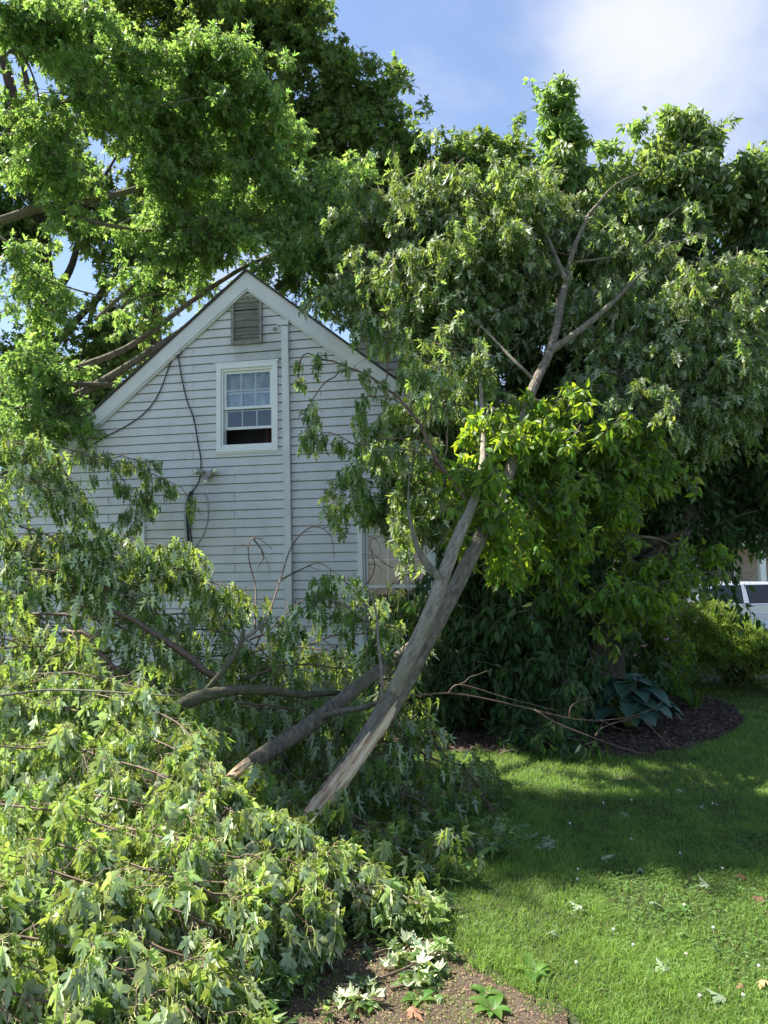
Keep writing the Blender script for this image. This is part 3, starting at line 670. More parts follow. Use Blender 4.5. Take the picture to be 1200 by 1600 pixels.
# cables
def cable(pts, r, mat, off=.035, name='cable', n=40):
    mb = MB(); p, rr = smooth(wpath(pts, off), (r, r), n); mb.tubes(p, rr, 6); return hp(mb, name, mat, smooth=True)
cable([(277, 547), (284, 590), (292, 625), (303, 655), (309, 690), (314, 720), (312, 748), (305, 762), (298, 770)], .0085, 'cable')
cable([(274, 551), (266, 568), (248, 615), (226, 645), (195, 667), (155, 688), (118, 715), (60, 750)], .008, 'cable')
cable([(270, 540), (276, 548), (284, 547), (281, 555), (272, 556)], .007, 'cable', .05)
cable([(276, 540), (275, 546), (262, 556), (250, 575)], .006, 'cable', .05)
cable([(298, 768), (294, 780), (292, 810), (295, 850), (298, 890), (299, 920)], .014, 'cable')
cable([(301, 768), (297, 785), (296, 815), (300, 850), (304, 890), (305, 920)], .010, 'cable', .05)
cable([(294, 772), (290, 800), (291, 840), (293, 900)], .022, 'conduit', .03, 'conduit')
cable([(318, 769), (323, 778), (325.5, 795), (325, 812), (318, 835), (306, 853), (290, 870), (270, 884), (250, 892), (228, 893)], .0125, 'conduit', .09, 'loose_conduit')
# twin floodlight
fl = W(322, 742); 
def lamp_head(u, z, du, dz, dn, r):
    mb = MB(); a = np.array([u, -.09, z]); d = unit(np.array([du, -dn, dz])); s = np.array([0, .02, .05, .09, .12])
    mb.tubes(a+s[:, None]*d, np.array([.018, .032, .038, r, r*1.03]), 14)
    h = hp(mb, 'lamp_head', 'lampmetal', smooth=True); b = MB(); e = a+.118*d; b.tubes(np.array([e, e+.012*d, e+.025*d]), np.array([r*.92, r*.8, r*.3]), 14); b.build('lamp_lens', M['bulb'], h, smooth=True, world=False)
z_ = fl[1]; mb = MB(); mb.box((fl[0]-.01, -.085, z_-.045), (fl[0]+.10, -.012, z_+.045)); hp(mb, 'junction_box', 'lampmetal')
lamp_head(fl[0]+.02, z_+.02, -.8, .1, .6, .040); lamp_head(fl[0]+.10, z_+.0, .8, .25, .5, .045); lamp_head(fl[0]+.06, z_-.03, .1, -.7, .7, .034)

# ------------------------------------------------------------------ car, far house
def car(loc, rz, paint, label, name='parked_car', L=4.7, H=1.5):
    c = thing(name, label, 'car', loc, rz)
    hw = .9
    body = [(-2.35, .35), (-2.38, .62), (-2.28, .86), (-1.4, 1.0), (-1.0, 1.04), (1.9, 1.06), (2.28, 1.0), (2.36, .7), (2.33, .34), (1.75, .30)]
    arch = lambda cx: [(cx+.36*math.cos(a), .32+.36*math.sin(a)) for a in np.linspace(0, math.pi, 9)]
    prof = [(-2.35, .35), (-2.38, .62), (-2.26, .84), (-1.35, .985), (-1.0, 1.04), (1.9, 1.06), (2.26, .99), (2.36, .7), (2.33, .34)]+[(1.82, .30)]+arch(1.42)[1:-1]+[(1.02, .26), (-1.02, .26)]+arch(-1.42)[1:-1]+[(-1.82, .30)]
    me = bpy.data.meshes.new('body'); n = len(prof); V = [(x, s*hw*(1 if .4 < z < .95 else .96), z) for s in (-1, 1) for x, z in prof]
    me.from_pydata(V, [], [tuple(range(n))[::1], tuple(range(2*n-1, n-1, -1))]+[(i+n, (i+1) % n+n, (i+1) % n, i) for i in range(n)]); me.materials.append(M[paint])
    b = link('body', me, c); bv = b.modifiers.new('bevel', 'BEVEL'); bv.width = .05; bv.segments = 3; bv.limit_method = 'ANGLE'
    def wedge(pts, w0, w1, mat, nm, par=c):
        me = bpy.data.meshes.new(nm); n = len(pts); zmin = min(z for _, z in pts); zmax = max(z for _, z in pts)
        f = lambda z: w0+(w1-w0)*(z-zmin)/(zmax-zmin+1e-6)
        V = [(x, s*f(z), z) for s in (-1, 1) for x, z in pts]
        me.from_pydata(V, [], [tuple(range(n)), tuple(range(2*n-1, n-1, -1))]+[(i+n, (i+1) % n+n, (i+1) % n, i) for i in range(n)]); me.materials.append(M[mat]); return link(nm, me, par)
    g = wedge([(-1.02, 1.045), (-.28, H-.06), (1.55, H-.055), (2.1, 1.055)], .85, .66, 'carglass', 'windows')
    r = wedge([(-.36, H-.062), (-.2, H-.015), (.5, H+.02), (1.3, H), (1.62, H-.058)], .68, .6, paint, 'roof'); bv = r.modifiers.new('bevel', 'BEVEL'); bv.width = .03; bv.segments = 2
    for sx in (-1, 1):
        for q in ([(-1.02, 1.04), (-.28, H-.05), (-.22, H-.05), (-.93, 1.04)], [(.32, 1.05), (.34, H-.05), (.42, H-.05), (.43, 1.05)], [(1.4, 1.05), (1.3, H-.05), (1.4, H-.05), (1.52, 1.05)], [(2.0, 1.05), (1.5, H-.05), (1.62, H-.05), (2.14, 1.05)]):
            pl = MB(); pl.add([(x, sx*(.862-(z-1.04)/(H-1.1)*.19), z) for x, z in q]+[(x, sx*(.83-(z-1.04)/(H-1.1)*.19), z) for x, z in q], [(0, 1, 2, 3), (7, 6, 5, 4), (0, 4, 5, 1), (2, 6, 7, 3)]); pl.build('pillar', M[paint], c, world=False)
        for x in (-.9, .42, 1.5):
            pl = MB(); pl.box((x-.004, sx*.903-.003, .4), (x+.004, sx*.903+.003, 1.03)); pl.build('door_seam', M['carglass'], c, world=False)
        for x in (.2, 1.26):
            pl = MB(); pl.box((x-.09, sx*.93-.02, .90), (x+.09, sx*.93+.005, .93)); pl.build('door_handle', M['chrome'], c, world=False)
        pl = MB(); pl.box((-.85, sx*.98-.08, 1.05), (-.72, sx*.98+.08, 1.17)); mo = pl.build('wing_mirror', M[paint], c, world=False); bv = mo.modifiers.new('bevel', 'BEVEL'); bv.width = .03; bv.segments = 2
        pl = MB(); pl.box((-2.3, sx*.68-.16, .66), (-2.2, sx*.68+.2, .8)); pl.build('headlight', M['chrome'], c, world=False)
        pl = MB(); pl.box((2.2, sx*.7-.16, .7), (2.33, sx*.7+.19, .88)); pl.build('tail_light', M['redlamp'], c, world=False)
        for x in (-1.42, 1.42):
            pl = MB(); y = sx*.84; yy = np.linspace(-.1, .1, 5); pl.tubes(np.stack([np.full(5, x), y+yy, np.full(5, .32)], 1), np.array([.28, .32, .325, .32, .28]), 24); wh = pl.build('wheel', M['tyre'], c, smooth=False, world=False)
            pl = MB(); pl.tubes(np.array([[x, y+sx*.09, .32], [x, y+sx*.105, .32]]), np.array([.20, .18]), 16); pl.build('rim', M['chrome'], wh, world=False)
    return c
q = P(1095, 920, 18.2); car((q[0]+.35, q[1], -.28), math.radians(-4), 'silver', 'silver car parked on the road beyond the juniper, seen at the right edge')
q = P(905, 910, 22); car((q[0]+.2, q[1], -.24), math.radians(178), 'carwhite', 'white car glimpsed behind the dark multi-stemmed trunk', H=1.75)
q = P(1160, 880, 34); hh = thing('brick_house', 'distant brick house with white porch posts across the road', 'house', (q[0], q[1], -.3))
mb = MB(); mb.box((-6, 0, 0), (7, 7, 3.0)); hb = mb.build('wall', M['brick'], hh, world=False)
mb = MB(); mb.add([(-6.6, -1.6, 2.95), (7.6, -1.6, 2.95), (7.6, 3.5, 5.4), (-6.6, 3.5, 5.4), (-6.6, 8, 2.95), (7.6, 8, 2.95)], [(0, 1, 2, 3), (3, 2, 5, 4)], [(0, 3, 4), (1, 5, 2)]); mb.add([(-6.6, -1.6, 2.94), (7.6, -1.6, 2.94), (7.6, 8, 2.94), (-6.6, 8, 2.94)], [(3, 2, 1, 0)]); mb.build('roof', M['shingle'], hh, world=False)
mb = MB(); mb.box((-6.6, -1.66, 2.72), (7.6, -1.61, 3.0)); mb.build('fascia', M['white'], hh, world=False)
for x in (-5.5, -2.6, .2, 3., 6.):
    mb = MB(); mb.box((x-.12, -1.45, 0), (x+.12, -1.2, 2.93)); mb.build('porch_post', M['white'], hh, world=False)
for x in (-4, -.9, 1.7, 4.6):
    mb = MB(); mb.box((x-.55, -.03, .9), (x+.55, .02, 2.3)); wn = mb.build('window', M['white'], hh, world=False)
    mb = MB(); mb.box((x-.48, -.045, .97), (x+.48, -.028, 2.23)); mb.build('pane', M['carglass'], wn, world=False)

# ------------------------------------------------------------------ helpers for trees
def G(x, y, k):
    "pixel on a line of sight, at the fraction k of the distance where that line meets the ground"
    r = P(x, y, 1)-EYE; return (x, y, k*(-EYE[2]/r[2]))
def base_of(p): return (p[0], p[1], 0.)
def trunk_part(parent, name, mat, pts, r, sides=12, n=None, wob=.0):
    mb = MB(); mb.path(PP(pts), r, sides, n, wob); return mb.build(name, M[mat], parent, smooth=True)

# ---- tall maples behind the house
tA = thing('tall_maple', 'tall dense dark green maple rising behind the house roof', 'tree', base_of(P(262, 700, 19.2)))
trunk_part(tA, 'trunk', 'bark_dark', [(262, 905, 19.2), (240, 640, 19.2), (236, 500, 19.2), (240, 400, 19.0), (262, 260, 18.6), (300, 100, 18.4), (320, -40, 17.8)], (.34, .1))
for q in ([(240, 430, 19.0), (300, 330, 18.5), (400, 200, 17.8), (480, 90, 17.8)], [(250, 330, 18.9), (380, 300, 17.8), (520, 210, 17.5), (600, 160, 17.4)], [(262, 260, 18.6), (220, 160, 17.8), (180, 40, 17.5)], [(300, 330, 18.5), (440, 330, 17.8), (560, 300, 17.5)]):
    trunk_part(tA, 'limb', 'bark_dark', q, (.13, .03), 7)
crown(tA, [(300, 20, 150, 90, 17.6, 1.8), (425, 40, 80, 70, 17.5, 1.2), (452, -5, 45, 45, 17.4, .8, 1.3), (500, 100, 60, 55, 17.3, 1), (478, 35, 26, 30, 17.3, .5, 1.3), (560, 115, 50, 42, 17.3, .8, 1.2), (598, 165, 34, 42, 17.3, .7, 1.2), (628, 205, 24, 30, 17.3, .5, 1.3), (620, 120, 12, 12, 17.3, .3, 2),
           (250, 170, 150, 90, 17.8, 1.6), (440, 190, 110, 80, 17.5, 1.3), (550, 250, 70, 55, 17.3, 1.1), (340, 290, 130, 80, 17.8, 1.4), (120, 60, 100, 70, 17.8, 1.3), (500, 330, 120, 60, 17.6, 1.2)],
      2600, 'maple_l', .15, 'tall', csize=.5, L=.55, nl=9, hang=.2, droop=.02, flip=.2, bark='bark_dark', wood=.25, kids=2)
tB = thing('shade_maple', 'dark maple with bare inner branches left of the roof, sky showing through it', 'tree', base_of(P(62, 900, 16)))
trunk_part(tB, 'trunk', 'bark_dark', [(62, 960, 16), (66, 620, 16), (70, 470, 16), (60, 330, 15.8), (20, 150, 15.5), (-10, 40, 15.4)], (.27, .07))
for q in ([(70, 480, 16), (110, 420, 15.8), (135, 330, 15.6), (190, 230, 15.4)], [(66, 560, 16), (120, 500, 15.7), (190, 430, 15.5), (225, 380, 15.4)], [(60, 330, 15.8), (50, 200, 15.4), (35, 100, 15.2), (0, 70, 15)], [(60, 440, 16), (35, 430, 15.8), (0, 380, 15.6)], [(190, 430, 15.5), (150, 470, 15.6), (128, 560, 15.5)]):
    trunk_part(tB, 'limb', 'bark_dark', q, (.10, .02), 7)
crown(tB, [(60, 250, 80, 70, 15.6, 1), (190, 380, 80, 60, 15.6, 1, .8), (60, 590, 90, 80, 15.6, 1), (195, 520, 70, 60, 15.6, 1, .9), (15, 370, 45, 60, 15.6, .8), (120, 310, 70, 40, 15.6, .8), (140, 640, 110, 60, 15.2, .8), (-60, 300, 60, 250, 15.6, 1), (40, 690, 70, 40, 15, .8), (270, 420, 60, 50, 15.6, .8, .8)],
      1500, 'maple_l', .13, 'tall', csize=.42, L=.5, nl=9, hang=.25, droop=.03, bark='bark_dark', wood=.4, kids=2)
tC = thing('tall_maple', 'dark pointed treetop in the middle of the skyline, left of the sapling tip', 'tree', base_of(P(770, 900, 18)))
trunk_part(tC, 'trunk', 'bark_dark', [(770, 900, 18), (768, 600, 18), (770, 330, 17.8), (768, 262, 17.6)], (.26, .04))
crown(tC, [(757, 225, 14, 18, 17.5, .5, 1.6), (790, 225, 16, 14, 17.5, .5, 1.6), (738, 220, 6, 8, 17.5, .3, 2), (768, 262, 36, 26, 17.5, .8, 1.2), (800, 258, 18, 12, 17.5, .5, 1.4), (775, 300, 65, 45, 17.6, .9), (690, 265, 48, 32, 17.5, .7, 1.2), (720, 320, 90, 45, 17.6, .9), (655, 285, 40, 40, 17.4, .6), (620, 260, 40, 50, 17.4, .6, 1.3), (840, 320, 45, 45, 17.6, .7)],
      850, 'maple_l', .15, 'tall', csize=.3, L=.5, nl=9, hang=.2, droop=.02, bark='bark_dark', wood=.2, kids=2)

# ---- fallen maple over the roof (bright crown), plus an unseen bough added for its shade
tE = thing('fallen_maple', 'bright green fallen maple crown lying over the house roof from the left', 'fallen tree', base_of(P(-60, 640, 11)))
E_l = [([(-760, 930, 11.2), (-620, 760, 11), (-420, 540, 10.7), (-220, 420, 10.4), (-60, 362, 10.2)], (.20, .075)),
       ([(-620, 760, 11), (-420, 745, 10.9), (-200, 725, 10.9), (-60, 695, 10.9), (40, 655, 10.9)], (.13, .066)),
       ([(-220, 420, 10.4), (-300, 200, 9.6), (-290, 20, 8.9), (-240, -90, 8.0), (-80, -150, 8.0), (100, -175, 8.0)], (.08, .02)),  # unseen bough, added out of view to shade the heap and lawn
       ([(-60, 362, 10.2), (0, 345, 10.2), (60, 326, 10.3), (130, 315, 10.5), (210, 296, 10.8), (262, 268, 11), (300, 255, 11.2)], (.07, .025)),
       ([(60, 326, 10.3), (110, 335, 10.4), (160, 350, 10.6), (230, 360, 10.8), (285, 355, 11)], (.04, .012)),
       ([(40, 655, 10.9), (100, 628, 10.9), (170, 590, 11), (225, 555, 11), (290, 512, 11), (345, 460, 11), (390, 428, 11.1), (450, 385, 11.3)], (.066, .035)),
       ([(120, 575, 11.1), (190, 548, 11.2), (240, 515, 11.2), (300, 470, 11.3), (370, 424, 11.4), (420, 400, 11.6)], (.05, .028)),
       ([(150, 500, 11.3), (190, 462, 11.3), (240, 425, 11.4), (330, 390, 11.6)], (.035, .012)),
       ([(180, 485, 11.3), (215, 465, 11.3), (265, 455, 11.3), (300, 430, 11.5)], (.018, .006)),
       ([(430, 450, 11.2), (470, 425, 11.1), (520, 408, 11), (570, 400, 11)], (.05, .02)),
       ([(-30, 355, 10.3), (20, 385, 10.3), (60, 430, 10.3), (110, 450, 10.4), (155, 462, 10.4)], (.022, .01)),
       ([(40, 600, 10.8), (100, 600, 10.8), (200, 600, 11), (250, 590, 11)], (.05, .02)),
       ([(-10, 100, 9.8), (30, 80, 9.9), (60, 150, 10), (50, 210, 10.2)], (.02, .006)),
       ([(190, 150, 10), (240, 165, 10), (330, 150, 10.2), (420, 145, 10.5)], (.014, .006))]
for pts, r in E_l: trunk_part(tE, 'limb', 'bark', pts, r, 9)
crown(tE, [(60, 30, 100, 50, 10, .6), (190, 80, 110, 55, 10.3, .6), (320, 130, 110, 65, 10.6, .6), (140, 160, 100, 60, 10.2, .6), (420, 220, 100, 65, 10.8, .6), (280, 240, 120, 70, 10.7, .6), (470, 300, 110, 70, 10.9, .6), (545, 350, 60, 60, 10.8, .7), (80, 270, 60, 40, 10.2, .8), (30, 420, 45, 60, 10.2, .6, .8), (120, 490, 45, 35, 10.6, .5, .8),
           (370, 350, 90, 45, 10.9, .7), (45, 560, 55, 45, 10.5, .6), (110, 625, 60, 35, 10.7, .5), (20, 640, 50, 50, 10.3, .6), (480, 410, 80, 40, 10.7, .6), (240, 420, 60, 40, 11, .4, .6), (200, 640, 60, 25, 10.9, .3, .5), (270, 330, 100, 50, 10.9, .6), (0, -40, 90, 30, 10.4, .5), (230, 470, 70, 30, 11.4, .3), (150, 560, 60, 35, 11.2, .3, .8), (70, 665, 60, 26, 10.4, .25, 1.1), (310, 430, 50, 24, 11.5, .3), (420, 440, 40, 16, 11.5, .2), (100, 610, 60, 24, 10.6, .3), (-240, -90, 150, 130, 7.9, .7, 1.2), (-290, 0, 130, 100, 8.9, .8, 1.3), (-60, -150, 110, 60, 8.0, .7, 1.2), (60, -170, 60, 40, 8.0, .5, 1.0), (530, 455, 60, 30, 11.2, .3), (580, 420, 60, 40, 11.2, .3)],  # blobs far left and above the view: added leaves of the shading bough
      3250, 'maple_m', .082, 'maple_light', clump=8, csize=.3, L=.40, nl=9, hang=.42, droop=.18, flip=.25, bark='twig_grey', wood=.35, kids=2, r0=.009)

# ---- leaning broken tree
tF = thing('broken_tree', 'leaning broken maple with a splintered pale butt and two grey stems, resting towards the house', 'fallen tree', base_of(P(475, 1295, 4.5)))
main_p, main_r = smooth(PP([(470, 1297, 4.5), (505, 1250, 4.6), (545, 1200, 4.72), (585, 1140, 4.9), (622, 1078, 5.1), (660, 1010, 5.35), (705, 930, 5.7), (752, 838, 6.15), (795, 740, 6.7), (830, 614, 7.4), (862, 542, 7.8), (882, 450, 8.3), (896, 390, 8.6), (920, 335, 8.9)]), [.050, .062, .068, .072, .074, .066, .060, .054, .050, .045, .042, .036, .028, .016], 90)
sides = 56
ND = 320
tt_ = np.linspace(0, 89, ND); main_d = np.stack([np.interp(tt_, np.arange(90), main_p[:, c_]) for c_ in range(3)], 1); rad_d = np.interp(tt_, np.arange(90), main_r)
cp_, cr_ = main_p, main_r
main_p, main_r = main_d, rad_d
tn = unit(np.gradient(main_p, axis=0)); aa = unit(np.cross(tn, [0, 0, 1.])); bb = np.cross(tn, aa); th = np.linspace(0, 2*np.pi, sides, endpoint=False)
tocam = unit(EYE-main_p); side_ang = np.arctan2((tocam*bb).sum(1), (tocam*aa).sum(1))
cut = []; V = []; cutv = []
L_ = np.concatenate([[0], np.cumsum(np.linalg.norm(np.diff(main_p, axis=0), axis=1))])
ph = rng.uniform(0, 6.28, 8)
for i in range(ND):
    rel = (th-side_ang[i]+np.pi) % (2*np.pi)-np.pi      # 0 faces the viewer's side of the trunk
    lim_ = .42+.36*np.cos(rel-.9)+.07*np.sin(rel*5+ph[0])+.05*np.sin(rel*11+ph[1])
    isw = L_[i] < lim_*1.15
    edge_ = np.clip((lim_*1.15-L_[i])/.05, 0, 1)
    rr = main_r[i]*(1-.20*edge_+.03*np.sin(th*3+L_[i]*2.2+ph[2])+.02*np.sin(th*7+L_[i]*5)+edge_*.10*np.sin(th*5+ph[3])+rng.normal(0, .004, sides)+.10*(vnoise(np.stack([np.minimum(th, 2*np.pi-th)*5.5+3, np.full(sides, L_[i]*7)], 1), 1.)-.5)+.07*(vnoise(np.stack([np.minimum(th, 2*np.pi-th)*12+9, np.full(sides, L_[i]*16)], 1), 1.)-.5))
    if i == 0: rr *= .75
    off = tn[i]*(rng.uniform(-.09, .03, sides)[:, None] if i == 0 else 0)
    V.append(main_p[i]+rr[:, None]*(np.cos(th)[:, None]*aa[i]+np.sin(th)[:, None]*bb[i])+off); cut.append(isw); cutv.append((lim_*1.15-L_[i])/.10)
V = np.concatenate(V); cut = np.array(cut)
Q = []; mi = []
for i in range(ND-1):
    for k in range(sides): k2 = (k+1) % sides; Q.append((i*sides+k, i*sides+k2, (i+1)*sides+k2, (i+1)*sides+k)); mi.append(1 if cut[i, k] and cut[i+1, k] else 0)
T = [(0, k+1, k) for k in range(1, sides-1)]; mi += [1]*len(T)
dv_ = Vector(main_p[180]-main_p[0]); ROTV = dv_.to_track_quat('Z', 'Y').inverted().to_euler()
M['bark_lean'] = barkmat('leaning_bark', (.07, .06, .045), (.42, .365, .28), (.22, .21, .14), 44, 1); M['bark_stem'] = barkmat('smooth_stem_bark', (.14, .12, .09), (.48, .43, .33), (.28, .28, .18), 34, .8)
mt = M['bark_lean'].copy(); mt.name = 'bark_torn_to_wood'; t = mt.node_tree; b = [x for x in t.nodes if x.type == 'BSDF_PRINCIPLED'][0]; o = [x for x in t.nodes if x.type == 'OUTPUT_MATERIAL'][0]
b2 = N(t, 'ShaderNodeBsdfPrincipled'); b2.inputs['Roughness'].default_value = .75
n_ = noise(t, 30, 6, .6, stretch=(1.4, 1.4, .10)); n3 = noise(t, 12, 5, .6, stretch=(1, 1, .25))
t.links.new(ramp(t, n_, [(.3, (.22, .11, .05)), (.42, (.50, .33, .19)), (.58, (.72, .58, .40)), (.75, (.80, .70, .54))]), b2.inputs['Base Color']); bump(t, b2, n_, 1, .02)
at_ = N(t, 'ShaderNodeAttribute', attribute_name='rnd'); ma = N(t, 'ShaderNodeMath', operation='MULTIPLY_ADD'); ma.inputs[1].default_value = 3.2; ma.inputs[2].default_value = -1.6; t.links.new(n3, ma.inputs[0])
mc = N(t, 'ShaderNodeMath', operation='ADD'); t.links.new(at_.outputs['Fac'], mc.inputs[0]); t.links.new(ma.outputs[0], mc.inputs[1])
mg = N(t, 'ShaderNodeMath', operation='GREATER_THAN'); mg.inputs[1].default_value = 0; t.links.new(mc.outputs[0], mg.inputs[0])
mS = N(t, 'ShaderNodeMixShader'); t.links.new(mg.outputs[0], mS.inputs[0]); t.links.new(b.outputs[0], mS.inputs[1]); t.links.new(b2.outputs[0], mS.inputs[2]); t.links.new(mS.outputs[0], o.inputs[0])
link('trunk', mesh('trunk', V-org(tF), [np.array(Q), np.array(T)], mt, rnd=np.clip(np.array(cutv).ravel(), -8, 8), smooth=True), tF)
ROTV = None
# splinters at the butt
mb = MB()
for k in range(40):
    a = rng.uniform(0, 6.28); i0 = rng.integers(0, 34); s0 = main_p[i0]+main_r[i0]*.75*(np.cos(a)*aa[i0]+np.sin(a)*bb[i0]); ln = rng.uniform(.06, .24)
    mb.tubes(np.array([s0, s0-tn[i0]*ln*.5, s0-tn[i0]*ln+rng.normal(0, .008, 3)]), np.array([.011, .007, .0008])*rng.uniform(.5, 1.2), 4)
mb.build('splinters', M['wood'], tF, world=True)
trunk_part(tF, 'second_stem', 'bark_stem', [(614, 1085, 5.02), (644, 1018, 5.14), (671, 960, 5.30), (691, 905, 5.45), (716, 838, 5.72), (736, 795, 6.0), (752, 740, 6.4), (755, 690, 6.8), (752, 620, 7.2), (748, 560, 7.5)], [.044, .050, .051, .050, .045, .038, .032, .025, .018, .009], 16, 90, .0012)
trunk_part(tF, 'branch_stub', 'bark_smooth', [(690, 907, 5.42), (672, 888, 5.44), (655, 862, 5.5), (645, 830, 5.6), (638, 790, 5.8), (640, 730, 6.1)], [.034, .03, .024, .017, .010, .003], 10)
trunk_part(tF, 'upright_twig', 'twig_grey', [(596, 1098, 4.82), (596, 1050, 4.85), (591, 1005, 4.95), (589, 965, 5.0), (580, 930, 5.1), (566, 905, 5.2)], [.011, .010, .009, .008, .006, .004], 7)
trunk_part(tF, 'upper_fork', 'bark_smooth', [(856, 550, 7.75), (880, 535, 7.8), (920, 505, 7.9), (960, 470, 8), (1010, 420, 8.2)], [.045, .038, .034, .028, .015], 9)
trunk_part(tF, 'upper_fork', 'bark_smooth', [(885, 440, 8.3), (868, 400, 8.5), (850, 360, 8.7), (820, 320, 8.8)], [.03, .022, .018, .01], 9)
trunk_part(tF, 'upper_fork', 'bark_smooth', [(920, 335, 8.9), (935, 318, 9), (960, 290, 9.1), (1000, 270, 9.3)], [.022, .018, .012, .008], 9)
for q, r in (([(1000, 560, 8.2), (1050, 545, 8.2), (1110, 515, 8.3), (1200, 480, 8.6)], (.018, .03)), ([(830, 440, 8.6), (800, 400, 8.8), (740, 330, 9), (660, 300, 9.2)], (.02, .006)), ([(840, 600, 7.5), (800, 560, 7.6), (740, 500, 8), (680, 470, 8.2)], (.02, .006)), ([(895, 410, 8.5), (960, 400, 8.6), (1040, 370, 8.8)], (.015, .006))):
    trunk_part(tF, 'branch', 'bark_smooth', q, r, 7)
# arching branch hanging in front of the siding
ar = [[(735, 795, 6.1), (712, 760, 6.15), (690, 728, 6.2), (655, 662, 6.3), (625, 625, 6.35), (600, 605, 6.4), (560, 580, 6.5), (520, 566, 6.5), (478, 552, 6.6), (468, 575, 6.6), (466, 600, 6.6)],
      [(655, 662, 6.3), (640, 640, 6.3), (610, 625, 6.35), (575, 620, 6.4), (560, 640, 6.4), (562, 665, 6.4), (570, 690, 6.4)],
      [(690, 728, 6.2), (640, 690, 6.2), (590, 690, 6.3), (555, 695, 6.3), (525, 680, 6.3), (502, 676, 6.3), (490, 684, 6.3)],
      [(545, 574, 6.5), (520, 592, 6.5), (500, 608, 6.5), (488, 625, 6.5), (484, 650, 6.5), (482, 672, 6.5), (476, 690, 6.5)],
      [(700, 745, 6.2), (660, 712, 6.2), (620, 700, 6.2), (580, 725, 6.2), (552, 750, 6.2), (530, 775, 6.2), (524, 800, 6.2)],
      [(690, 728, 6.2), (700, 690, 6.3), (695, 640, 6.4), (690, 600, 6.4), (680, 570, 6.4), (660, 560, 6.4), (650, 575, 6.4)],
      [(604, 605, 6.4), (605, 570, 6.4), (606, 530, 6.4), (612, 505, 6.4), (600, 490, 6.4), (570, 490, 6.4), (545, 505, 6.4)]]
spray(tF, ar[:1]+ar[1:4], 9, .13, 1, .08, 7, .072, 'maple_m', 'maple', [(.018, .003)]*1+[(.007, .003)]*3, bark='twig', hang=.85, droop=.5, n=24, flip=.3, petiole=False, tr=(.42, 1), names=('arching_twigs', 'arching_leaves'))
spray(tF, ar[4:], 12, .2, 2, .13, 7, .08, 'maple_m', 'maple', [(.008, .003)]*3, bark='twig', hang=.8, droop=.5, n=24, flip=.3, petiole=False, tr=(.15, 1), names=('hanging_twigs', 'hanging_leaves'))
# drooping crown of the leaning tree
main_p, main_r = cp_, cr_
nodes = main_p[60:]
crown(tF, [(610, 330, 90, 35, 9.5, .6), (700, 330, 100, 45, 9.3, .6), (585, 410, 60, 25, 9.8, .4), (650, 420, 110, 55, 9, .6), (760, 410, 90, 65, 8.8, .7), (835, 330, 50, 45, 9.3, .4), (672, 530, 50, 40, 8.8, .4), (720, 530, 80, 55, 8.7, .5), (800, 480, 50, 50, 9.2, .4), (672, 470, 50, 40, 8.9, .4), (820, 300, 45, 30, 9, .4), (748, 560, 30, 20, 7.4, .2, 1.5), (645, 745, 25, 30, 6.6, .15, 1.2),
           (700, 640, 50, 50, 8.2, .4), (900, 340, 50, 30, 9.4, .4, .8)],
      1750, 'maple_m', .088, 'maple', L=.42, nl=10, hang=.78, droop=.55, flip=.4, bark='twig', wood=.35, kids=2, r0=.007, names=('drooping_crown', 'crown_twigs'))
crown(tF, [(655, 660, 50, 55, 7.8, .3), (615, 690, 30, 40, 8.0, .2), (700, 750, 40, 50, 7.8, .3), (630, 770, 40, 35, 8, .25), (565, 760, 14, 26, 7.8, .1, .9), (700, 815, 22, 25, 8.1, .2, .8)],
      330, 'maple_m', .088, 'maple', clump=7, csize=.2, L=.32, nl=9, hang=.85, droop=.5, flip=.35, bark='twig', wood=.3, kids=2, r0=.006, names=('lower_crown', 'lower_twigs'))
crown(tF, [(960, 480, 80, 22, 8.5, .3), (1050, 470, 80, 25, 8.5, .3), (1020, 545, 90, 24, 8.2, .3), (1110, 530, 70, 25, 8.2, .3), (970, 590, 45, 22, 8.0, .3), (1080, 600, 70, 26, 8.0, .3), (1160, 600, 50, 25, 8.0, .3), (1170, 490, 50, 30, 8.3, .3), (1010, 630, 55, 20, 7.8, .3), (960, 430, 45, 22, 9, .3), (1130, 420, 60, 22, 8.8, .3), (1150, 540, 60, 22, 8.2, .3), (1000, 390, 60, 24, 8.8, .3)],
      850, 'maple_m', .085, 'maple', L=.38, nl=11, hang=.8, droop=.6, flip=.45, bark='twig_grey', wood=.5, kids=2, r0=.006, names=('side_crown', 'side_twigs'))

# ---- trees on the right
tD = thing('boxelder_tree', 'broad dark tree on the right with a thick dark multi-stemmed trunk', 'tree', base_of(P(950, 1060, 8.9)))
for pts, r in (([(945, 1082, 8.9), (948, 1010, 8.9), (962, 950, 8.9), (1000, 890, 8.9), (1050, 830, 9), (1110, 760, 9.2), (1180, 640, 9.4)], [.17, .12, .12, .11, .10, .08, .04]),
               ([(950, 1082, 8.9), (935, 1000, 8.8), (930, 930, 8.8), (925, 860, 8.8), (905, 740, 9.2), (880, 560, 9.6), (872, 300, 10), (880, 110, 10)], [.17, .13, .12, .11, .09, .07, .04, .008]),
               ([(955, 1082, 8.9), (960, 1000, 8.85), (975, 930, 8.9), (985, 840, 9.1), (1000, 700, 9.4), (1020, 500, 9.8), (1050, 300, 10.2)], [.17, .13, .11, .10, .08, .06, .02]),
               ([(940, 1082, 8.8), (925, 1020, 8.7), (945, 960, 8.7), (970, 890, 8.7), (1010, 850, 8.7), (1080, 830, 8.7)], [.13, .08, .07, .06, .05, .03]),
               ([(1000, 700, 9.4), (1060, 600, 9.6), (1140, 480, 10), (1200, 330, 10.4)], [.06, .05, .04, .02])):
    trunk_part(tD, 'stem', 'bark_dark', pts, r, 12, 40, .006)
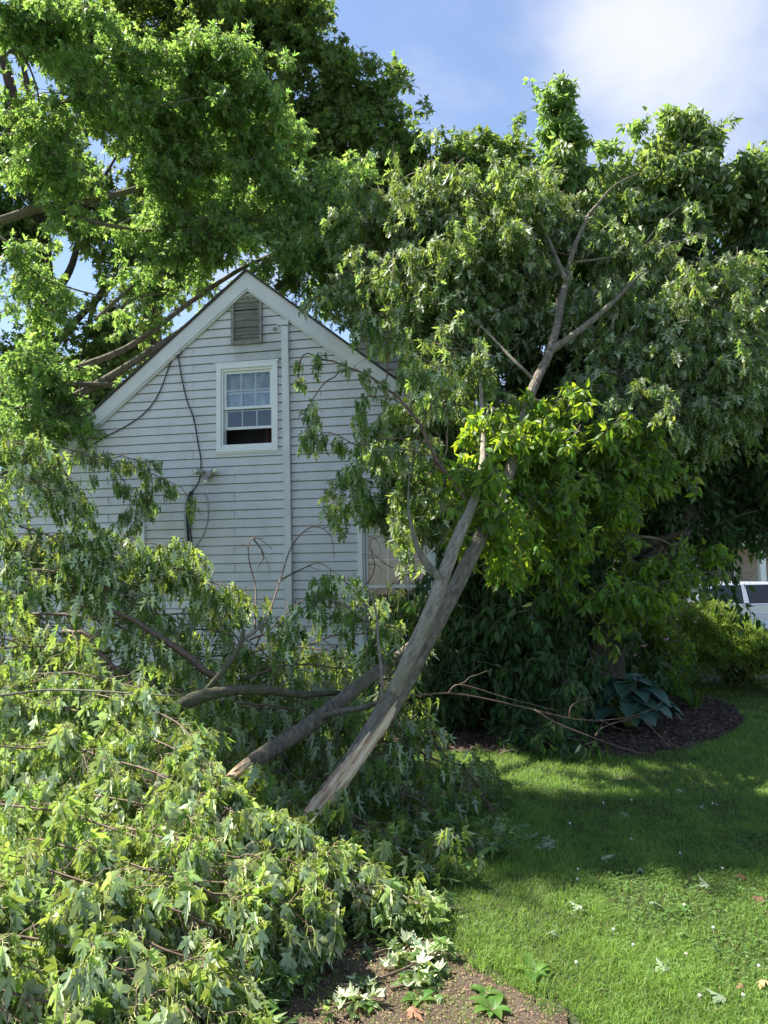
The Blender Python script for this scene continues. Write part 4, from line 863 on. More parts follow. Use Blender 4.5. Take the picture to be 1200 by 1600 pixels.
crown(tD, [(1050, 245, 50, 40, 10.6, .5, 1.3), (1020, 280, 70, 45, 10.5, .7, 1.1), (960, 280, 38, 30, 10.4, .5), (1075, 215, 22, 16, 10.5, .3, 1.3), (1120, 300, 60, 50, 10.6, .7), (1180, 320, 50, 60, 10.6, .7), (1195, 270, 22, 30, 10.5, .4, 1.2), (1000, 360, 100, 50, 10.4, .7), (900, 290, 30, 22, 10.2, .4),
           (880, 275, 30, 18, 10, .3, 1.2)],
      1150, 'ovate', .105, 'maple', clump=7, csize=.22, L=.34, nl=8, hang=.45, droop=.2, flip=.2, bark='twig_grey', wood=.5, kids=2, r0=.008, names=('upper_crown', 'upper_twigs'))
crown(tD, [(884, 125, 9, 20, 10, .1, 2), (850, 140, 6, 8, 10, .06, 2), (860, 165, 10, 10, 10, .1, 2), (880, 165, 10, 18, 10, .1, 1.5), (872, 205, 22, 18, 10, .2, 1.3), (900, 215, 18, 14, 10, .15, 1.3), (860, 240, 20, 16, 10, .2, 1.1), (895, 255, 26, 14, 10, .2, 1), (1000, 200, 16, 14, 10.4, .15, 1), (1045, 185, 14, 12, 10.4, .15, 1), (1085, 182, 16, 10, 10.4, .15, 1), (1120, 205, 14, 10, 10.4, .15, 1), (945, 235, 12, 12, 10.3, .15, 1), (1180, 248, 18, 14, 10.4, .15, 1)],
      290, 'ovate', .085, 'maple_light', clump=3, csize=.07, L=.2, nl=7, hang=.35, droop=.1, flip=.2, bark='twig_grey', wood=.6, kids=1, r0=.006, names=('leader_leaves', 'leader_twigs'))
crown(tD, [(900, 420, 80, 60, 10.4, .8), (1060, 430, 120, 70, 10.6, .6), (1180, 450, 60, 90, 10.5, .8), (960, 530, 110, 80, 10, .6), (1110, 590, 120, 90, 10, .6), (1190, 680, 60, 110, 9.6, .8), (990, 690, 120, 90, 9.6, .9), (1110, 780, 110, 70, 9.4, .8), (1190, 770, 60, 50, 9.3, .7), (870, 790, 100, 90, 9.2, .9), (850, 620, 90, 90, 9.6, .8), (1060, 700, 120, 110, 9.9, .8), (900, 700, 120, 100, 9.9, .8), (1120, 835, 60, 15, 9.2, .4, .5)],
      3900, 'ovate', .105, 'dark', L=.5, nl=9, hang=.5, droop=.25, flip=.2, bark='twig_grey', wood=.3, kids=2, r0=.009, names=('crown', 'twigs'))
tG = thing('boxelder_tree', 'bright yellow-green young tree with drooping pointed leaves, right of the leaning trunk', 'tree', base_of(P(872, 1120, 7.9)))
trunk_part(tG, 'trunk', 'bark', [(873, 1142, 7.9), (872, 1060, 7.9), (876, 980, 7.9), (888, 900, 7.9), (880, 800, 7.8), (850, 720, 7.6), (840, 650, 7.5)], [.11, .095, .09, .08, .05, .03, .015], 12, 40, .004)
for pts, r in (([(885, 900, 7.9), (830, 850, 7.3), (790, 790, 6.8), (750, 750, 6.3), (715, 725, 6.2)], (.03, .006)), ([(880, 820, 7.8), (930, 740, 7.7), (960, 680, 7.6), (980, 640, 7.6)], (.03, .006)), ([(888, 900, 7.9), (950, 850, 7.6), (1020, 840, 7.5), (1080, 870, 7.5)], (.03, .006)), ([(860, 880, 7.6), (810, 840, 7), (770, 800, 6.4), (755, 790, 6.2)], (.02, .005))):
    trunk_part(tG, 'branch', 'bark', pts, r, 7)
crown(tG, [(830, 650, 55, 30, 7.3, .35), (775, 690, 40, 30, 6.9, .3), (890, 620, 50, 30, 7.4, .35), (840, 700, 60, 30, 7.1, .35), (950, 680, 60, 30, 7.4, .35), (1000, 730, 50, 25, 7.5, .3), (735, 755, 36, 26, 6.2, .25, 1.4), (765, 800, 26, 22, 6.2, .2, 1.2), (712, 728, 20, 12, 6.2, .15, 1.3), (830, 775, 50, 30, 6.9, .3), (870, 860, 60, 32, 7.1, .35), (790, 850, 20, 15, 6.5, .2), (945, 830, 70, 35, 7.3, .35), (940, 760, 60, 30, 7.4, .3),
           (960, 915, 50, 18, 7.1, .3), (1040, 880, 60, 25, 7.5, .3), (1075, 915, 22, 10, 7.5, .15), (1010, 920, 30, 10, 7.3, .2), (1060, 860, 30, 18, 7.7, .2)],
      600, 'ovate', .088, 'elder', clump=6, csize=.2, L=.28, nl=8, hang=.5, droop=.3, spread=.5, flip=.15, bark='twig_grey', wood=.6, kids=2, r0=.007, pet=.3)
tH = thing('shade_shrub', 'dark leafy shrub filling the shade behind the leaning trunk', 'shrub', base_of(P(790, 1150, 8)))
for x0 in (720, 770, 815, 850): trunk_part(tH, 'stem', 'bark_dark', [(x0, 1150, 8), (x0-10, 1040, 8), (x0-25, 930, 7.9), (x0-5, 840, 7.8)], (.03, .01), 6)
crown(tH, [(770, 920, 80, 80, 7.9, .5), (820, 1040, 70, 80, 7.7, .4), (700, 1040, 60, 70, 7.8, .4, .8), (900, 1090, 70, 50, 9.6, .3), (800, 1000, 170, 130, 9.2, .4, 1.6), (640, 1060, 80, 70, 8.8, .3), (870, 900, 80, 70, 8.6, .5), (760, 1110, 120, 45, 8.6, .3), (850, 1140, 40, 22, 7.0, .25, .9)],
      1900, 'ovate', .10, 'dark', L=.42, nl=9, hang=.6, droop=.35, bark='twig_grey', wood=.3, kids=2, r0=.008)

# ---- juniper, hosta, daylily, small border plants
def J_blob(parent, cx, cy, d, rx, ry, rz, n, zmin):
    c = P(cx, cy, d); a = rng.uniform(0, 2*np.pi, n); u = rng.random(n)**.6
    top = np.array([rx, ry, rz]); th = np.arccos(1-u*.98)
    s = np.stack([np.sin(th)*np.cos(a), np.sin(th)*np.sin(a), np.cos(th)], 1)
    bmp_ = 1+.10*np.sin(s[:, 0]*9+2)*np.cos(s[:, 1]*8)+.06*np.sin(s[:, 0]*21+s[:, 2]*13)
    p = np.array([c[0], c[1], zmin])+s*top*bmp_[:, None]*rng.uniform(.88, 1.0, n)[:, None]
    d_ = unit(s*[1, 1, .2]+rng.normal(0, .25, (n, 3))+np.array([0, 0, .25])); ss = np.linspace(0, 1, 5)[None, :, None]; ln = rng.uniform(.12, .26, n)[:, None, None]
    tw = p[:, None]+ln*(ss*d_[:, None]+.15*ss*ss*DOWN)
    tw = np.concatenate([tw, grow(tw, 3, .12, (25, 50), 0, m_=5)])
    b, pos, yd, nd, sz = leaves_on(tw, 9, .042, 0, .05, flip=.1, spread=.25)
    t0 = yd*0; leafmesh('foliage', pos, yd, nd, sz*1.15, 'needle', M['needle'], parent)
    mb = MB(); mb.tubes(tw, np.full(tw.shape[:2], .003), 3, cap=False); mb.build('sprigs', M['twig'], parent)
    return c
c = P(1160, 1074, 11.0); tJ = thing('juniper_shrub', 'wide flat-topped juniper with sunlit yellow-green top at the right edge', 'shrub', (c[0], c[1], -.02))
leafmesh_names = None
J_blob(tJ, 1060, 1074, 11.0, 1.05, 1.0, .66, 2500, .42)
J_blob(tJ, 1190, 1074, 10.6, 1.15, .95, .20, 2100, .42)
mb = MB()
for k in range(26):
    a = rng.uniform(0, 6.28); e = np.array([c[0]+1.4*math.cos(a)*rng.uniform(.4, 1), c[1]+.85*math.sin(a)*rng.uniform(.4, 1), .62])
    p, r = smooth([(c[0]+rng.normal(0, .12), c[1]+rng.normal(0, .1), -.02), (c[0]*.6+e[0]*.4, c[1]*.6+e[1]*.4, .22), e], (.03, .008), 8); mb.tubes(p, r, 5)
mb.build('stems', M['bark_dark'], tJ, smooth=True)
n = 5000; a = rng.uniform(0, 6.28, n); rr = np.sqrt(rng.random(n)); pos = np.stack([c[0]+1.55*rr*np.cos(a), c[1]+.92*rr*np.sin(a), rng.uniform(.02, .60, n)], 1)
leafmesh('inner_foliage', pos, rng.normal(size=(n, 3)), rng.normal(size=(n, 3)), rng.uniform(.07, .13, n), 'needle', M['tall'], tJ)

def gridleaf(path, width, nx=4, cup=.3, rib=0.):
    "leaf surface along a path; width per station"
    m_ = len(path); t = unit(np.gradient(path, axis=0)); s = unit(np.cross(t, [0, 0, 1.])); n = np.cross(s, t)
    u = np.linspace(-1, 1, nx*2+1)
    V = path[:, None]+width[:, None, None]*(u[None, :, None]*s[:, None]+(cup*np.abs(u)**1.3+rib*np.cos(u*14))[None, :, None]*n[:, None])
    w_ = 2*nx+1; i = np.arange((m_-1)*(w_-1)); i = i//(w_-1)*w_+i % (w_-1)
    return V.reshape(-1, 3), np.stack([i, i+1, i+1+w_, i+w_], -1)
def hosta(loc, label, n, r, lf, group=None):
    h = thing('hosta', label, 'plant', loc, group=group); mb = MB(); st = MB(); o_ = np.array(loc)
    for k in range(n):
        a = rng.uniform(0, 2*math.pi); e = rng.uniform(.15, 1)**.7; dr = np.array([math.cos(a), math.sin(a), 0])
        rad = r*e; hh = r*(1.0-.65*e)*rng.uniform(.8, 1.1)+.06
        q0 = o_+dr*.03; q2 = o_+dr*rad*.62+np.array([0, 0, hh]); q1 = (q0+q2)/2+np.array([0, 0, hh*.25])
        p, rr = smooth([q0, q1, q2], (.006, .004), 8); st.tubes(p, rr, 4)
        L = lf*rng.uniform(.75, 1.15); s = np.linspace(0, 1, 11)[:, None]
        out = unit(dr+np.array([0, 0, .45-.6*e])+rng.normal(0, .2, 3)); pl = q2+L*(s*out+s*s*DOWN*rng.uniform(.2, .6))
        wd = L*.43*np.sin(np.pi*np.clip(s[:, 0], 0.03, .995)**.62)**.85+.001
        V, Q = gridleaf(pl, wd, 4, .22, .02); mb.add(V, Q, rnd=np.full(len(V), rng.random()))
    mb.build('leaves', M['hosta'], h, smooth=True, rnd=True); st.build('stalks', M['petiole'], h, smooth=True)
hx = ground(985, 1140); hosta((hx[0], hx[1], .02), 'large blue-green hosta with big cupped leaves at the front of the mulch bed', 130, .50, .225)
hx = ground(910, 1118); hosta((hx[0], hx[1], .02), 'smaller hosta in deep shade left of the big hosta', 24, .36, .24)
def strappy(loc, label, n, h, name='daylily', cat='plant'):
    t = thing(name, label, cat, loc); mb = MB(); o_ = np.array(loc)
    for k in range(n):
        a = rng.uniform(0, 6.28); dr = np.array([math.cos(a), math.sin(a), 0]); s = np.linspace(0, 1, 9)[:, None]; L = h*rng.uniform(.7, 1.2); ln = rng.uniform(.3, 1.0)
        pl = o_+dr*.04+L*(s*np.array([0, 0, 1.1])+dr*(s**1.5)*ln+s**2.4*DOWN*.55*ln)
        V, Q = gridleaf(pl, .012*(1-s[:, 0]**2.5)+.0008, 1, .5); mb.add(V, Q, rnd=np.full(len(V), rng.random()))
    mb.build('leaves', M['blade'], t, smooth=True, rnd=True)
hx = ground(1062, 1092); strappy((hx[0], hx[1], .0), 'daylily clump of long arching blades behind the hosta', 70, .62)
hx = ground(1085, 1110); strappy((hx[0], hx[1], .0), 'low tuft of fine grassy blades at the right side of the hosta', 40, .3, 'grass_tuft', 'plant')
q = P(1010, 1000, 9.4); tP = thing('rose_bush', 'loose leafy bush with a few pink flowers between trunk and juniper', 'shrub', (q[0], q[1], 0))
crown(tP, [(1010, 1000, 40, 40, 9.4, .3), (1040, 1020, 45, 30, 9.4, .3), (985, 1040, 30, 25, 9.2, .2), (1050, 970, 35, 25, 9.7, .3)], 230, 'ovate', .06, 'elder', L=.25, nl=8, hang=.2, bark='twig_grey', wood=.8, csize=.15, names=('foliage', 'twigs'))
for x, y in ((1005, 1010), (1022, 990), (990, 1025), (1040, 1000)):
    mb = MB(); c_ = P(x, y, 9.05)
    for k in range(9):
        a = k*2.4; rr = .008+.003*k; d_ = np.array([math.cos(a), math.sin(a), .4]); mb.tubes(np.array([c_, c_+rr*d_, c_+rr*1.6*d_+[0, 0, .004]]), np.array([.004, .011, .003]), 5)
    mb.build('flower', M['pink'], tP)
q = P(915, 960, 11.5); tq = thing('sapling_trunk', 'thin pale grey sapling stem beside the dark trunk', 'tree', (q[0]-.15, q[1], -.05))
trunk_part(tq, 'trunk', 'bark_smooth', [(898, 1050, 11.2), (897, 980, 11.2), (899, 930, 11.2), (896, 860, 11.2)], (.05, .035), 10)
crown(tq, [(925, 955, 16, 30, 11.4, .2), (905, 890, 30, 25, 11.3, .3)], 70, 'ovate', .06, 'elder', L=.25, nl=8, csize=.12)

# ---- far hedge row beyond the road and beside the house
for k, (x, y0, d, rx, lab) in enumerate([(1010, 800, 40, 130, 'distant rounded tree beyond the road, nearest to the dark trunk'), (1240, 800, 42, 120, 'distant rounded tree beyond the brick house at the right edge'), (860, 820, 38, 110, 'distant rounded tree showing behind the leaning trunk')]):
    t = thing('distant_tree', lab, 'tree', base_of(P(x, y0, d)), group='distant trees beyond the road')
    trunk_part(t, 'trunk', 'bark_dark', [(x, 905, d), (x, 800, d), (x, 720, d)], (.3, .1), 8)
    crown(t, [(x, 760, rx*.8, 60, d, 2.5), (x-rx*.3, 800, rx*.6, 40, d, 2.), (x+rx*.35, 810, rx*.6, 40, d, 2.)], 500, 'maple_l', .3, 'tall', L=1., nl=9, clump=12, csize=.8)

# ---- broken limbs lying under the leaning tree
t2 = thing('broken_limb', 'grey limb with an orange splintered end, lying left of the splintered butt', 'branch', base_of(P(345, 1225, 4.9)))
mb = MB(); p, r = smooth(PP([(392, 1192, 5.0), (430, 1168, 5.08), (480, 1135, 5.25), (520, 1105, 5.45), (570, 1065, 5.8), (640, 1012, 6.5), (700, 955, 7.2)]), [.052, .057, .058, .055, .05, .045, .035], 50)
mb.tubes(p, r*(1+.04*np.sin(np.arange(50)*1.1)), 14); mb.build('limb', M['bark'], t2, smooth=True)
mb = MB(); p, r = smooth(PP([(345, 1226, 4.93), (360, 1213, 4.95), (378, 1201, 4.97), (394, 1191, 5.0)]), [.008, .028, .042, .047], 14); mb.tubes(p, r, 9)
for k in range(9):
    a = P(352+rng.normal(0, 10), 1218+rng.normal(0, 6), 4.92); e = P(388, 1196, 4.97+rng.normal(0, .02))+rng.normal(0, .02, 3); mb.tubes(np.array([a, (a+e)/2+rng.normal(0, .005, 3), e]), np.array([.002, .01, .012]), 5)
mb.build('splintered_end', M['wood'], t2)
trunk_part(t2, 'side_branch', 'bark', [(500, 1122, 5.3), (530, 1112, 5.2), (565, 1106, 5.1), (602, 1094, 5.05)], (.026, .016), 8)
trunk_part(t2, 'side_twig', 'twig_grey', [(350, 1228, 4.9), (378, 1240, 4.85), (410, 1243, 4.85), (452, 1256, 4.9)], (.010, .004), 6)
t3 = thing('mossy_branch', 'thick mossy branch lying level across the shaded heap, with an upright forked stub', 'branch', base_of(P(300, 1100, 5.2)))
mb = MB(); p, r = smooth(PP([(262, 1118, 5.1), (290, 1098, 5.15), (330, 1084, 5.2), (375, 1078, 5.25), (420, 1079, 5.3), (470, 1085, 5.45), (530, 1082, 5.7)]), [.04, .045, .043, .036, .03, .026, .018], 40); mb.tubes(p, r*(1+.06*rng.normal(size=40)), 12); mb.build('limb', M['bark_moss'], t3, smooth=True)
trunk_part(t3, 'stub', 'bark_moss', [(312, 1090, 5.2), (340, 1058, 5.25), (362, 1030, 5.3), (376, 1006, 5.35), (381, 984, 5.4)], [.022, .021, .020, .018, .016], 9)
trunk_part(t3, 'twig', 'twig_grey', [(374, 1005, 5.35), (392, 992, 5.5), (405, 980, 5.6), (415, 966, 5.8)], (.011, .006), 6)
def bare(name, label, cat, paths, rad, d, sub=2, L=.25, mat='twig'):
    t = thing(name, label, cat, base_of(P(paths[0][0][0], 1080, d)))
    mb = MB(); mains = []
    for q in paths:
        p, r = smooth(PP([(*a, d)[:3] if len(a) == 2 else a for a in q]), (rad, rad*.3), 20); mb.tubes(p, r, 5); mains.append(p)
    if sub:
        g = grow(np.array(mains), sub, L, (25, 60), .1, (.3, 1)); mb.tubes(g, np.broadcast_to(np.linspace(rad*.45, rad*.15, 6), g.shape[:2]), 4)
    mb.build('stems', M[mat], t, smooth=True); return t
bare('bare_branch', 'leafless forked twigs curling up in front of the siding beside the wall pipe', 'branch',
     [[(400, 1010, 7.6), (420, 960, 7.9), (440, 900, 8.2), (455, 855, 8.4), (478, 828, 8.4), (500, 824, 8.4), (518, 840, 8.4), (522, 872, 8.4)],
      [(398, 990, 7.8), (399, 950, 8), (399, 915, 8.2), (390, 880, 8.3), (388, 855, 8.3), (396, 840, 8.3), (410, 845, 8.3), (425, 858, 8.3)],
      [(440, 905, 8.2), (470, 890, 8.3), (500, 880, 8.3), (530, 900, 8.3)],
      [(390, 1000, 7.5), (420, 985, 7.6), (470, 940, 7.8), (520, 925, 8), (570, 905, 8.2)],
      [(396, 842, 8.3), (408, 858, 8.3), (412, 872, 8.3), (402, 886, 8.3)]], .010, 8, 2, .3, 'twig')
bare('bare_branch', 'leafless thin branch crossing the lower right window', 'branch',
     [[(590, 1000, 8.3), (600, 940, 8.4), (622, 900, 8.5), (660, 870, 8.5)], [(560, 930, 8.5), (585, 890, 8.6), (578, 850, 8.7), (590, 830, 8.7)], [(640, 900, 8.6), (600, 880, 8.6), (580, 860, 8.6)]], .008, 8.4, 3, .3, 'twig')
bare('bare_branch', 'long thin leafless branch lying on the lawn from the leaning trunk to the hosta', 'branch',
     [[(640, 1088, 5.7), (700, 1083, 6.0), (760, 1092, 6.2), (830, 1108, 6.3), (900, 1124, 6.4), (960, 1124, 6.4), (1010, 1112, 6.5), (1045, 1090, 6.7)],
      [(835, 1109, 6.3), (870, 1130, 6.3), (920, 1150, 6.3), (970, 1168, 6.5), (1020, 1180, 6.6), (1060, 1178, 6.65), (1085, 1168, 6.75)],
      [(930, 1150, 6.3), (940, 1138, 6.3), (965, 1128, 6.4), (1000, 1120, 6.4)],
      [(1010, 1125, 6.5), (1025, 1145, 6.6), (1045, 1162, 6.7), (1070, 1170, 6.8)],
      [(890, 1122, 6.4), (892, 1105, 6.4), (905, 1095, 6.5), (925, 1090, 6.6)],
      [(700, 1083, 6.0), (720, 1070, 6.0), (790, 1090, 6.1), (870, 1110, 6.2)]], .008, 6.4, 2, .3, 'twig')

# ---- mid-ground fallen branches on the left
def fallen(label, paths, radii, k1, L1, k2, L2, nl, size, leaf, mat, group='leafy branches heaped by the house', **kw):
    kw.setdefault('upb', 0.); kw.setdefault('hang', .84)
    p0 = P(*paths[0][0]); t = thing('fallen_branch', label, 'branch', base_of(p0), group=group)
    spray(t, paths, k1, L1, k2, L2, nl, size, leaf, mat, radii, **kw); return t
R_ = lambda n, a=.011: [(a, .004)]*n
fallen('dark shaded leafy branch hanging against the siding left of the cables', [
    [(20, 690, 9.3), (60, 690, 9.3), (110, 702, 9.3), (160, 715, 9.4), (210, 728, 9.5), (250, 745, 9.6), (285, 765, 9.6), (300, 790, 9.6)],
    [(110, 702, 9.3), (150, 720, 9.4), (185, 740, 9.4), (200, 770, 9.4), (205, 800, 9.4), (200, 825, 9.4)],
    [(160, 715, 9.4), (200, 715, 9.4), (230, 725, 9.4), (238, 750, 9.4), (235, 780, 9.4), (225, 800, 9.4)],
    [(60, 690, 9.3), (100, 735, 9.3), (120, 775, 9.3), (130, 800, 9.3), (140, 810, 9.3)]], R_(4, .010), 13, .24, 2, .16, 7, .085, 'maple_m', 'maple', hang=.7, droop=.5, flip=.15, petiole=False, bark='twig_grey')
fallen('leafy branch with pale drooping tips reaching in at the far left above the heap', [
    [(-90, 690, 7.6), (-20, 700, 7.6), (50, 715, 7.6), (90, 730, 7.6), (110, 755, 7.6)],
    [(-90, 760, 7.3), (-20, 745, 7.3), (40, 750, 7.3), (80, 765, 7.3), (112, 790, 7.3)],
    [(-90, 700, 7.8), (-30, 680, 7.8), (20, 690, 7.8), (60, 705, 7.8), (75, 725, 7.8)]], R_(3), 14, .32, 2, .22, 7, .10, 'maple_m', 'maple_fore', petiole=False)
fallen('upper leafy branch of the heap, sloping down to the right below the shaded wall', [
    [(-90, 810, 7.2), (0, 815, 7.2), (70, 835, 7.2), (120, 860, 7.2), (150, 890, 7.2)],
    [(-60, 850, 7), (30, 850, 7), (100, 870, 7), (170, 900, 7), (240, 935, 7)],
    [(60, 870, 7.4), (130, 862, 7.5), (190, 850, 7.6), (240, 850, 7.7), (272, 864, 7.7)]], R_(3), 20, .30, 2, .26, 8, .10, 'maple_m', 'maple_fore', petiole=False)
fallen('middle leafy branch of the heap ending in a drooping tuft right of the grey conduit', [
    [(80, 900, 7.2), (160, 890, 7.4), (230, 885, 7.6), (290, 892, 7.7), (330, 910, 7.7)],
    [(150, 940, 7.2), (230, 910, 7.5), (290, 905, 7.8), (345, 915, 7.9), (385, 940, 7.9)],
    [(-40, 900, 6.8), (50, 890, 6.8), (130, 905, 6.8), (200, 930, 6.8), (250, 960, 6.8)]], R_(3), 20, .38, 2, .26, 8, .10, 'maple_m', 'maple_fore', petiole=False)
fallen('leafy branch at the far left, hiding the lower siding', [
    [(-120, 860, 6.9), (-50, 850, 6.9), (20, 860, 6.9), (80, 890, 6.9), (120, 930, 6.9)],
    [(-120, 940, 6.6), (-50, 930, 6.6), (10, 940, 6.6), (70, 970, 6.6), (110, 1010, 6.6)],
    [(-120, 1010, 6.0), (-50, 990, 6.0), (10, 1000, 6.0), (60, 1030, 6.0), (100, 1060, 6.0)]], R_(3), 22, .42, 2, .26, 8, .10, 'maple_m', 'maple_fore', petiole=False)
tb = fallen('leafy branch with two bare brown arching limbs showing in the heap', [
    [(120, 945, 6.4), (165, 952, 6.3), (205, 968, 6.2), (245, 993, 6.1), (290, 1022, 6.0), (338, 1058, 5.9)],
    [(-40, 980, 6.4), (60, 960, 6.4), (130, 965, 6.4), (200, 985, 6.4), (260, 1020, 6.3), (300, 1050, 6.2)],
    [(100, 985, 6.2), (135, 990, 6.1), (160, 1025, 6.0), (185, 1045, 5.9), (215, 1062, 5.9), (240, 1070, 5.8)]], [(.014, .03), (.016, .005), (.020, .012)], 13, .5, 2, .3, 7, .10, 'maple_m', 'maple_fore', petiole=False, bark='twig', tr=(.0, 1))
fallen('low leafy branch of the heap just behind the mossy branch', [
    [(-60, 1030, 6.0), (40, 1010, 6.0), (140, 1030, 6.0), (230, 1060, 5.9), (300, 1080, 5.8)],
    [(180, 1000, 6.8), (260, 990, 6.9), (330, 985, 7), (400, 1010, 7), (440, 1050, 6.9)],
    [(-60, 1070, 5.6), (60, 1050, 5.6), (150, 1060, 5.6), (230, 1080, 5.5), (300, 1100, 5.4)],
    [(240, 960, 7.4), (300, 960, 7.5), (350, 975, 7.4), (380, 1010, 7.3), (400, 1050, 7.2)]], R_(4), 17, .5, 2, .3, 7, .10, 'maple_m', 'maple', petiole=False)
tk = fallen('sprig with bright drooping leaves standing up before the lower wall', [
    [(610, 1050, 6.1), (590, 985, 6.2), (560, 930, 6.2), (530, 903, 6.2), (508, 905, 6.2), (500, 930, 6.2)],
    [(600, 1010, 6.1), (560, 960, 6.1), (520, 935, 6.1), (480, 945, 6.1), (455, 970, 6.1), (450, 1000, 6.1)],
    [(610, 1060, 6.1), (630, 1020, 6.2), (625, 990, 6.2), (605, 975, 6.2), (590, 985, 6.2), (580, 1010, 6.2)]], R_(3, .009), 13, .2, 2, .14, 7, .08, 'maple_m', 'maple_fore', petiole=False, bark='twig_grey', droop=.5)
# shaded heap under the trunk
fallen('shaded leafy branch spreading right from under the splintered trunk onto the lawn', [
    [G(560, 1150, .80), G(630, 1165, .82), G(700, 1200, .86), G(745, 1235, .92), G(775, 1270, .97)],
    [G(540, 1200, .80), G(600, 1220, .84), G(660, 1255, .9), G(710, 1300, .95), G(740, 1330, .98)],
    [G(500, 1250, .84), G(560, 1280, .88), G(620, 1320, .93), G(665, 1350, .96), G(690, 1365, .98)],
    [G(580, 1120, .76), G(650, 1150, .8), G(700, 1180, .85), G(740, 1215, .9), G(760, 1240, .93)]], R_(4), 17, .42, 2, .26, 7, .095, 'maple_m', 'maple', petiole=False, group='shaded branches under the leaning trunk')
fallen('shaded leafy branch filling the gap between the two splintered limbs', [
    [G(360, 1100, .70), G(420, 1110, .72), G(480, 1150, .76), G(520, 1190, .82), G(540, 1230, .86)],
    [G(330, 1130, .74), G(390, 1150, .78), G(440, 1190, .82), G(470, 1230, .86), G(490, 1270, .88)],
    [G(300, 1150, .76), G(350, 1180, .80), G(400, 1220, .84), G(430, 1260, .86), G(470, 1300, .9)],
    [G(440, 1090, .66), G(500, 1110, .7), G(550, 1150, .76), G(590, 1190, .82), G(610, 1230, .86)],
    [G(420, 1230, .86), G(480, 1250, .88), G(540, 1280, .9), G(590, 1320, .93), G(620, 1350, .95)]], R_(5), 20, .45, 2, .26, 7, .095, 'maple_m', 'maple', petiole=False, group='shaded branches under the leaning trunk')
fallen('shaded leafy branch behind the mossy branch, against the foot of the wall', [
    [(300, 1030, 7.2), (380, 1020, 7.3), (450, 1010, 7.4), (520, 1020, 7.4), (580, 1050, 7.2)],
    [(380, 1060, 6.6), (450, 1040, 6.7), (520, 1040, 6.7), (590, 1060, 6.6), (640, 1100, 6.4)],
    [(420, 1030, 7.8), (500, 1000, 7.9), (570, 990, 8), (640, 1000, 8), (690, 1030, 7.9)],
    [(330, 1100, 6.0), (400, 1100, 6.0), (470, 1110, 6.0), (530, 1140, 5.9), (580, 1180, 5.7)],
    [(540, 980, 8.4), (600, 960, 8.5), (650, 960, 8.5), (700, 980, 8.4), (720, 1030, 8.2)]], R_(5), 18, .5, 2, .3, 7, .10, 'maple_m', 'maple', petiole=False, group='shaded branches under the leaning trunk')

# ---- big sunlit branches in the foreground
fg = 'sunlit branches in the foreground'
def fore(label, paths, k1=32, nl=12, **kw):
    return fallen(label, paths, R_(len(paths), .005), k1, .30, 2, .22, nl, .078, 'maple_h', 'maple_fore', group=fg, sv=.42, hang=.92, droop=.65, flip=.5, upb=.2, tr=(0, 1), ltr=(.3, 1.05), taper=.72, **kw)
fore('sunlit branch along the top of the foreground heap, below the thin bare stick', [
    [G(-70, 1090, .46), G(20, 1072, .46), G(110, 1075, .46), G(200, 1095, .48), G(270, 1125, .52), G(310, 1155, .56)],
    [G(-60, 1120, .52), G(50, 1105, .52), G(150, 1120, .54), G(230, 1150, .57), G(300, 1190, .62), G(345, 1235, .66)]])
fore('sunlit branch in the middle of the foreground heap, pointing at the splintered butt', [
    [G(-60, 1170, .56), G(80, 1165, .58), G(190, 1190, .62), G(290, 1230, .66), G(370, 1275, .71), G(430, 1310, .76)],
    [G(60, 1160, .58), G(200, 1190, .62), G(320, 1250, .68), G(420, 1295, .74), G(500, 1325, .8), G(560, 1350, .85)]])
fore('sunlit branch whose drooping tip reaches farthest right onto the grass', [
    [G(150, 1240, .66), G(280, 1275, .7), G(390, 1310, .75), G(480, 1345, .81), G(560, 1372, .87), G(600, 1390, .91)],
    [G(180, 1290, .7), G(320, 1330, .74), G(430, 1360, .79), G(530, 1385, .86), G(620, 1400, .93), G(668, 1420, .975)]], nl=7)
fore('sunlit branch ending in a tuft just above the bare soil', [
    [G(-60, 1250, .63), G(90, 1270, .66), G(220, 1310, .7), G(330, 1360, .75), G(420, 1405, .81), G(480, 1445, .87)],
    [G(60, 1310, .68), G(200, 1350, .72), G(320, 1395, .77), G(370, 1415, .82), G(410, 1440, .87), G(438, 1455, .91)]])
fore('sunlit branch with its tip hanging over the left edge of the bare soil', [
    [G(-70, 1340, .68), G(70, 1360, .71), G(200, 1400, .75), G(310, 1440, .8), G(350, 1460, .85), G(378, 1485, .9)],
    [G(-60, 1400, .73), G(90, 1430, .76), G(220, 1470, .8), G(330, 1510, .85), G(345, 1525, .89), G(362, 1550, .92)]])
fore('nearest sunlit branch at the bottom left corner with large pale leaves', [
    [G(-80, 1450, .74), G(60, 1470, .77), G(180, 1510, .81), G(270, 1560, .86), G(335, 1610, .9), G(380, 1660, .93)],
    [G(-80, 1540, .79), G(40, 1550, .82), G(140, 1590, .86), G(230, 1640, .9), G(300, 1690, .93), G(340, 1720, .95)],
    [G(-120, 1380, .72), G(0, 1400, .74), G(100, 1450, .78), G(180, 1510, .83), G(240, 1570, .87), G(280, 1620, .9)]])
fore('sunlit branch buried under the others in the heart of the foreground heap', [
    [G(-60, 1210, .72), G(80, 1240, .74), G(200, 1290, .78), G(300, 1345, .83), G(370, 1385, .87), G(415, 1410, .9)],
    [G(-60, 1340, .8), G(80, 1380, .82), G(200, 1430, .85), G(270, 1470, .89), G(310, 1505, .92), G(335, 1535, .94)],
    [G(0, 1130, .64), G(120, 1160, .66), G(230, 1210, .7), G(320, 1270, .75), G(400, 1330, .81), G(450, 1370, .86)]], k1=16)
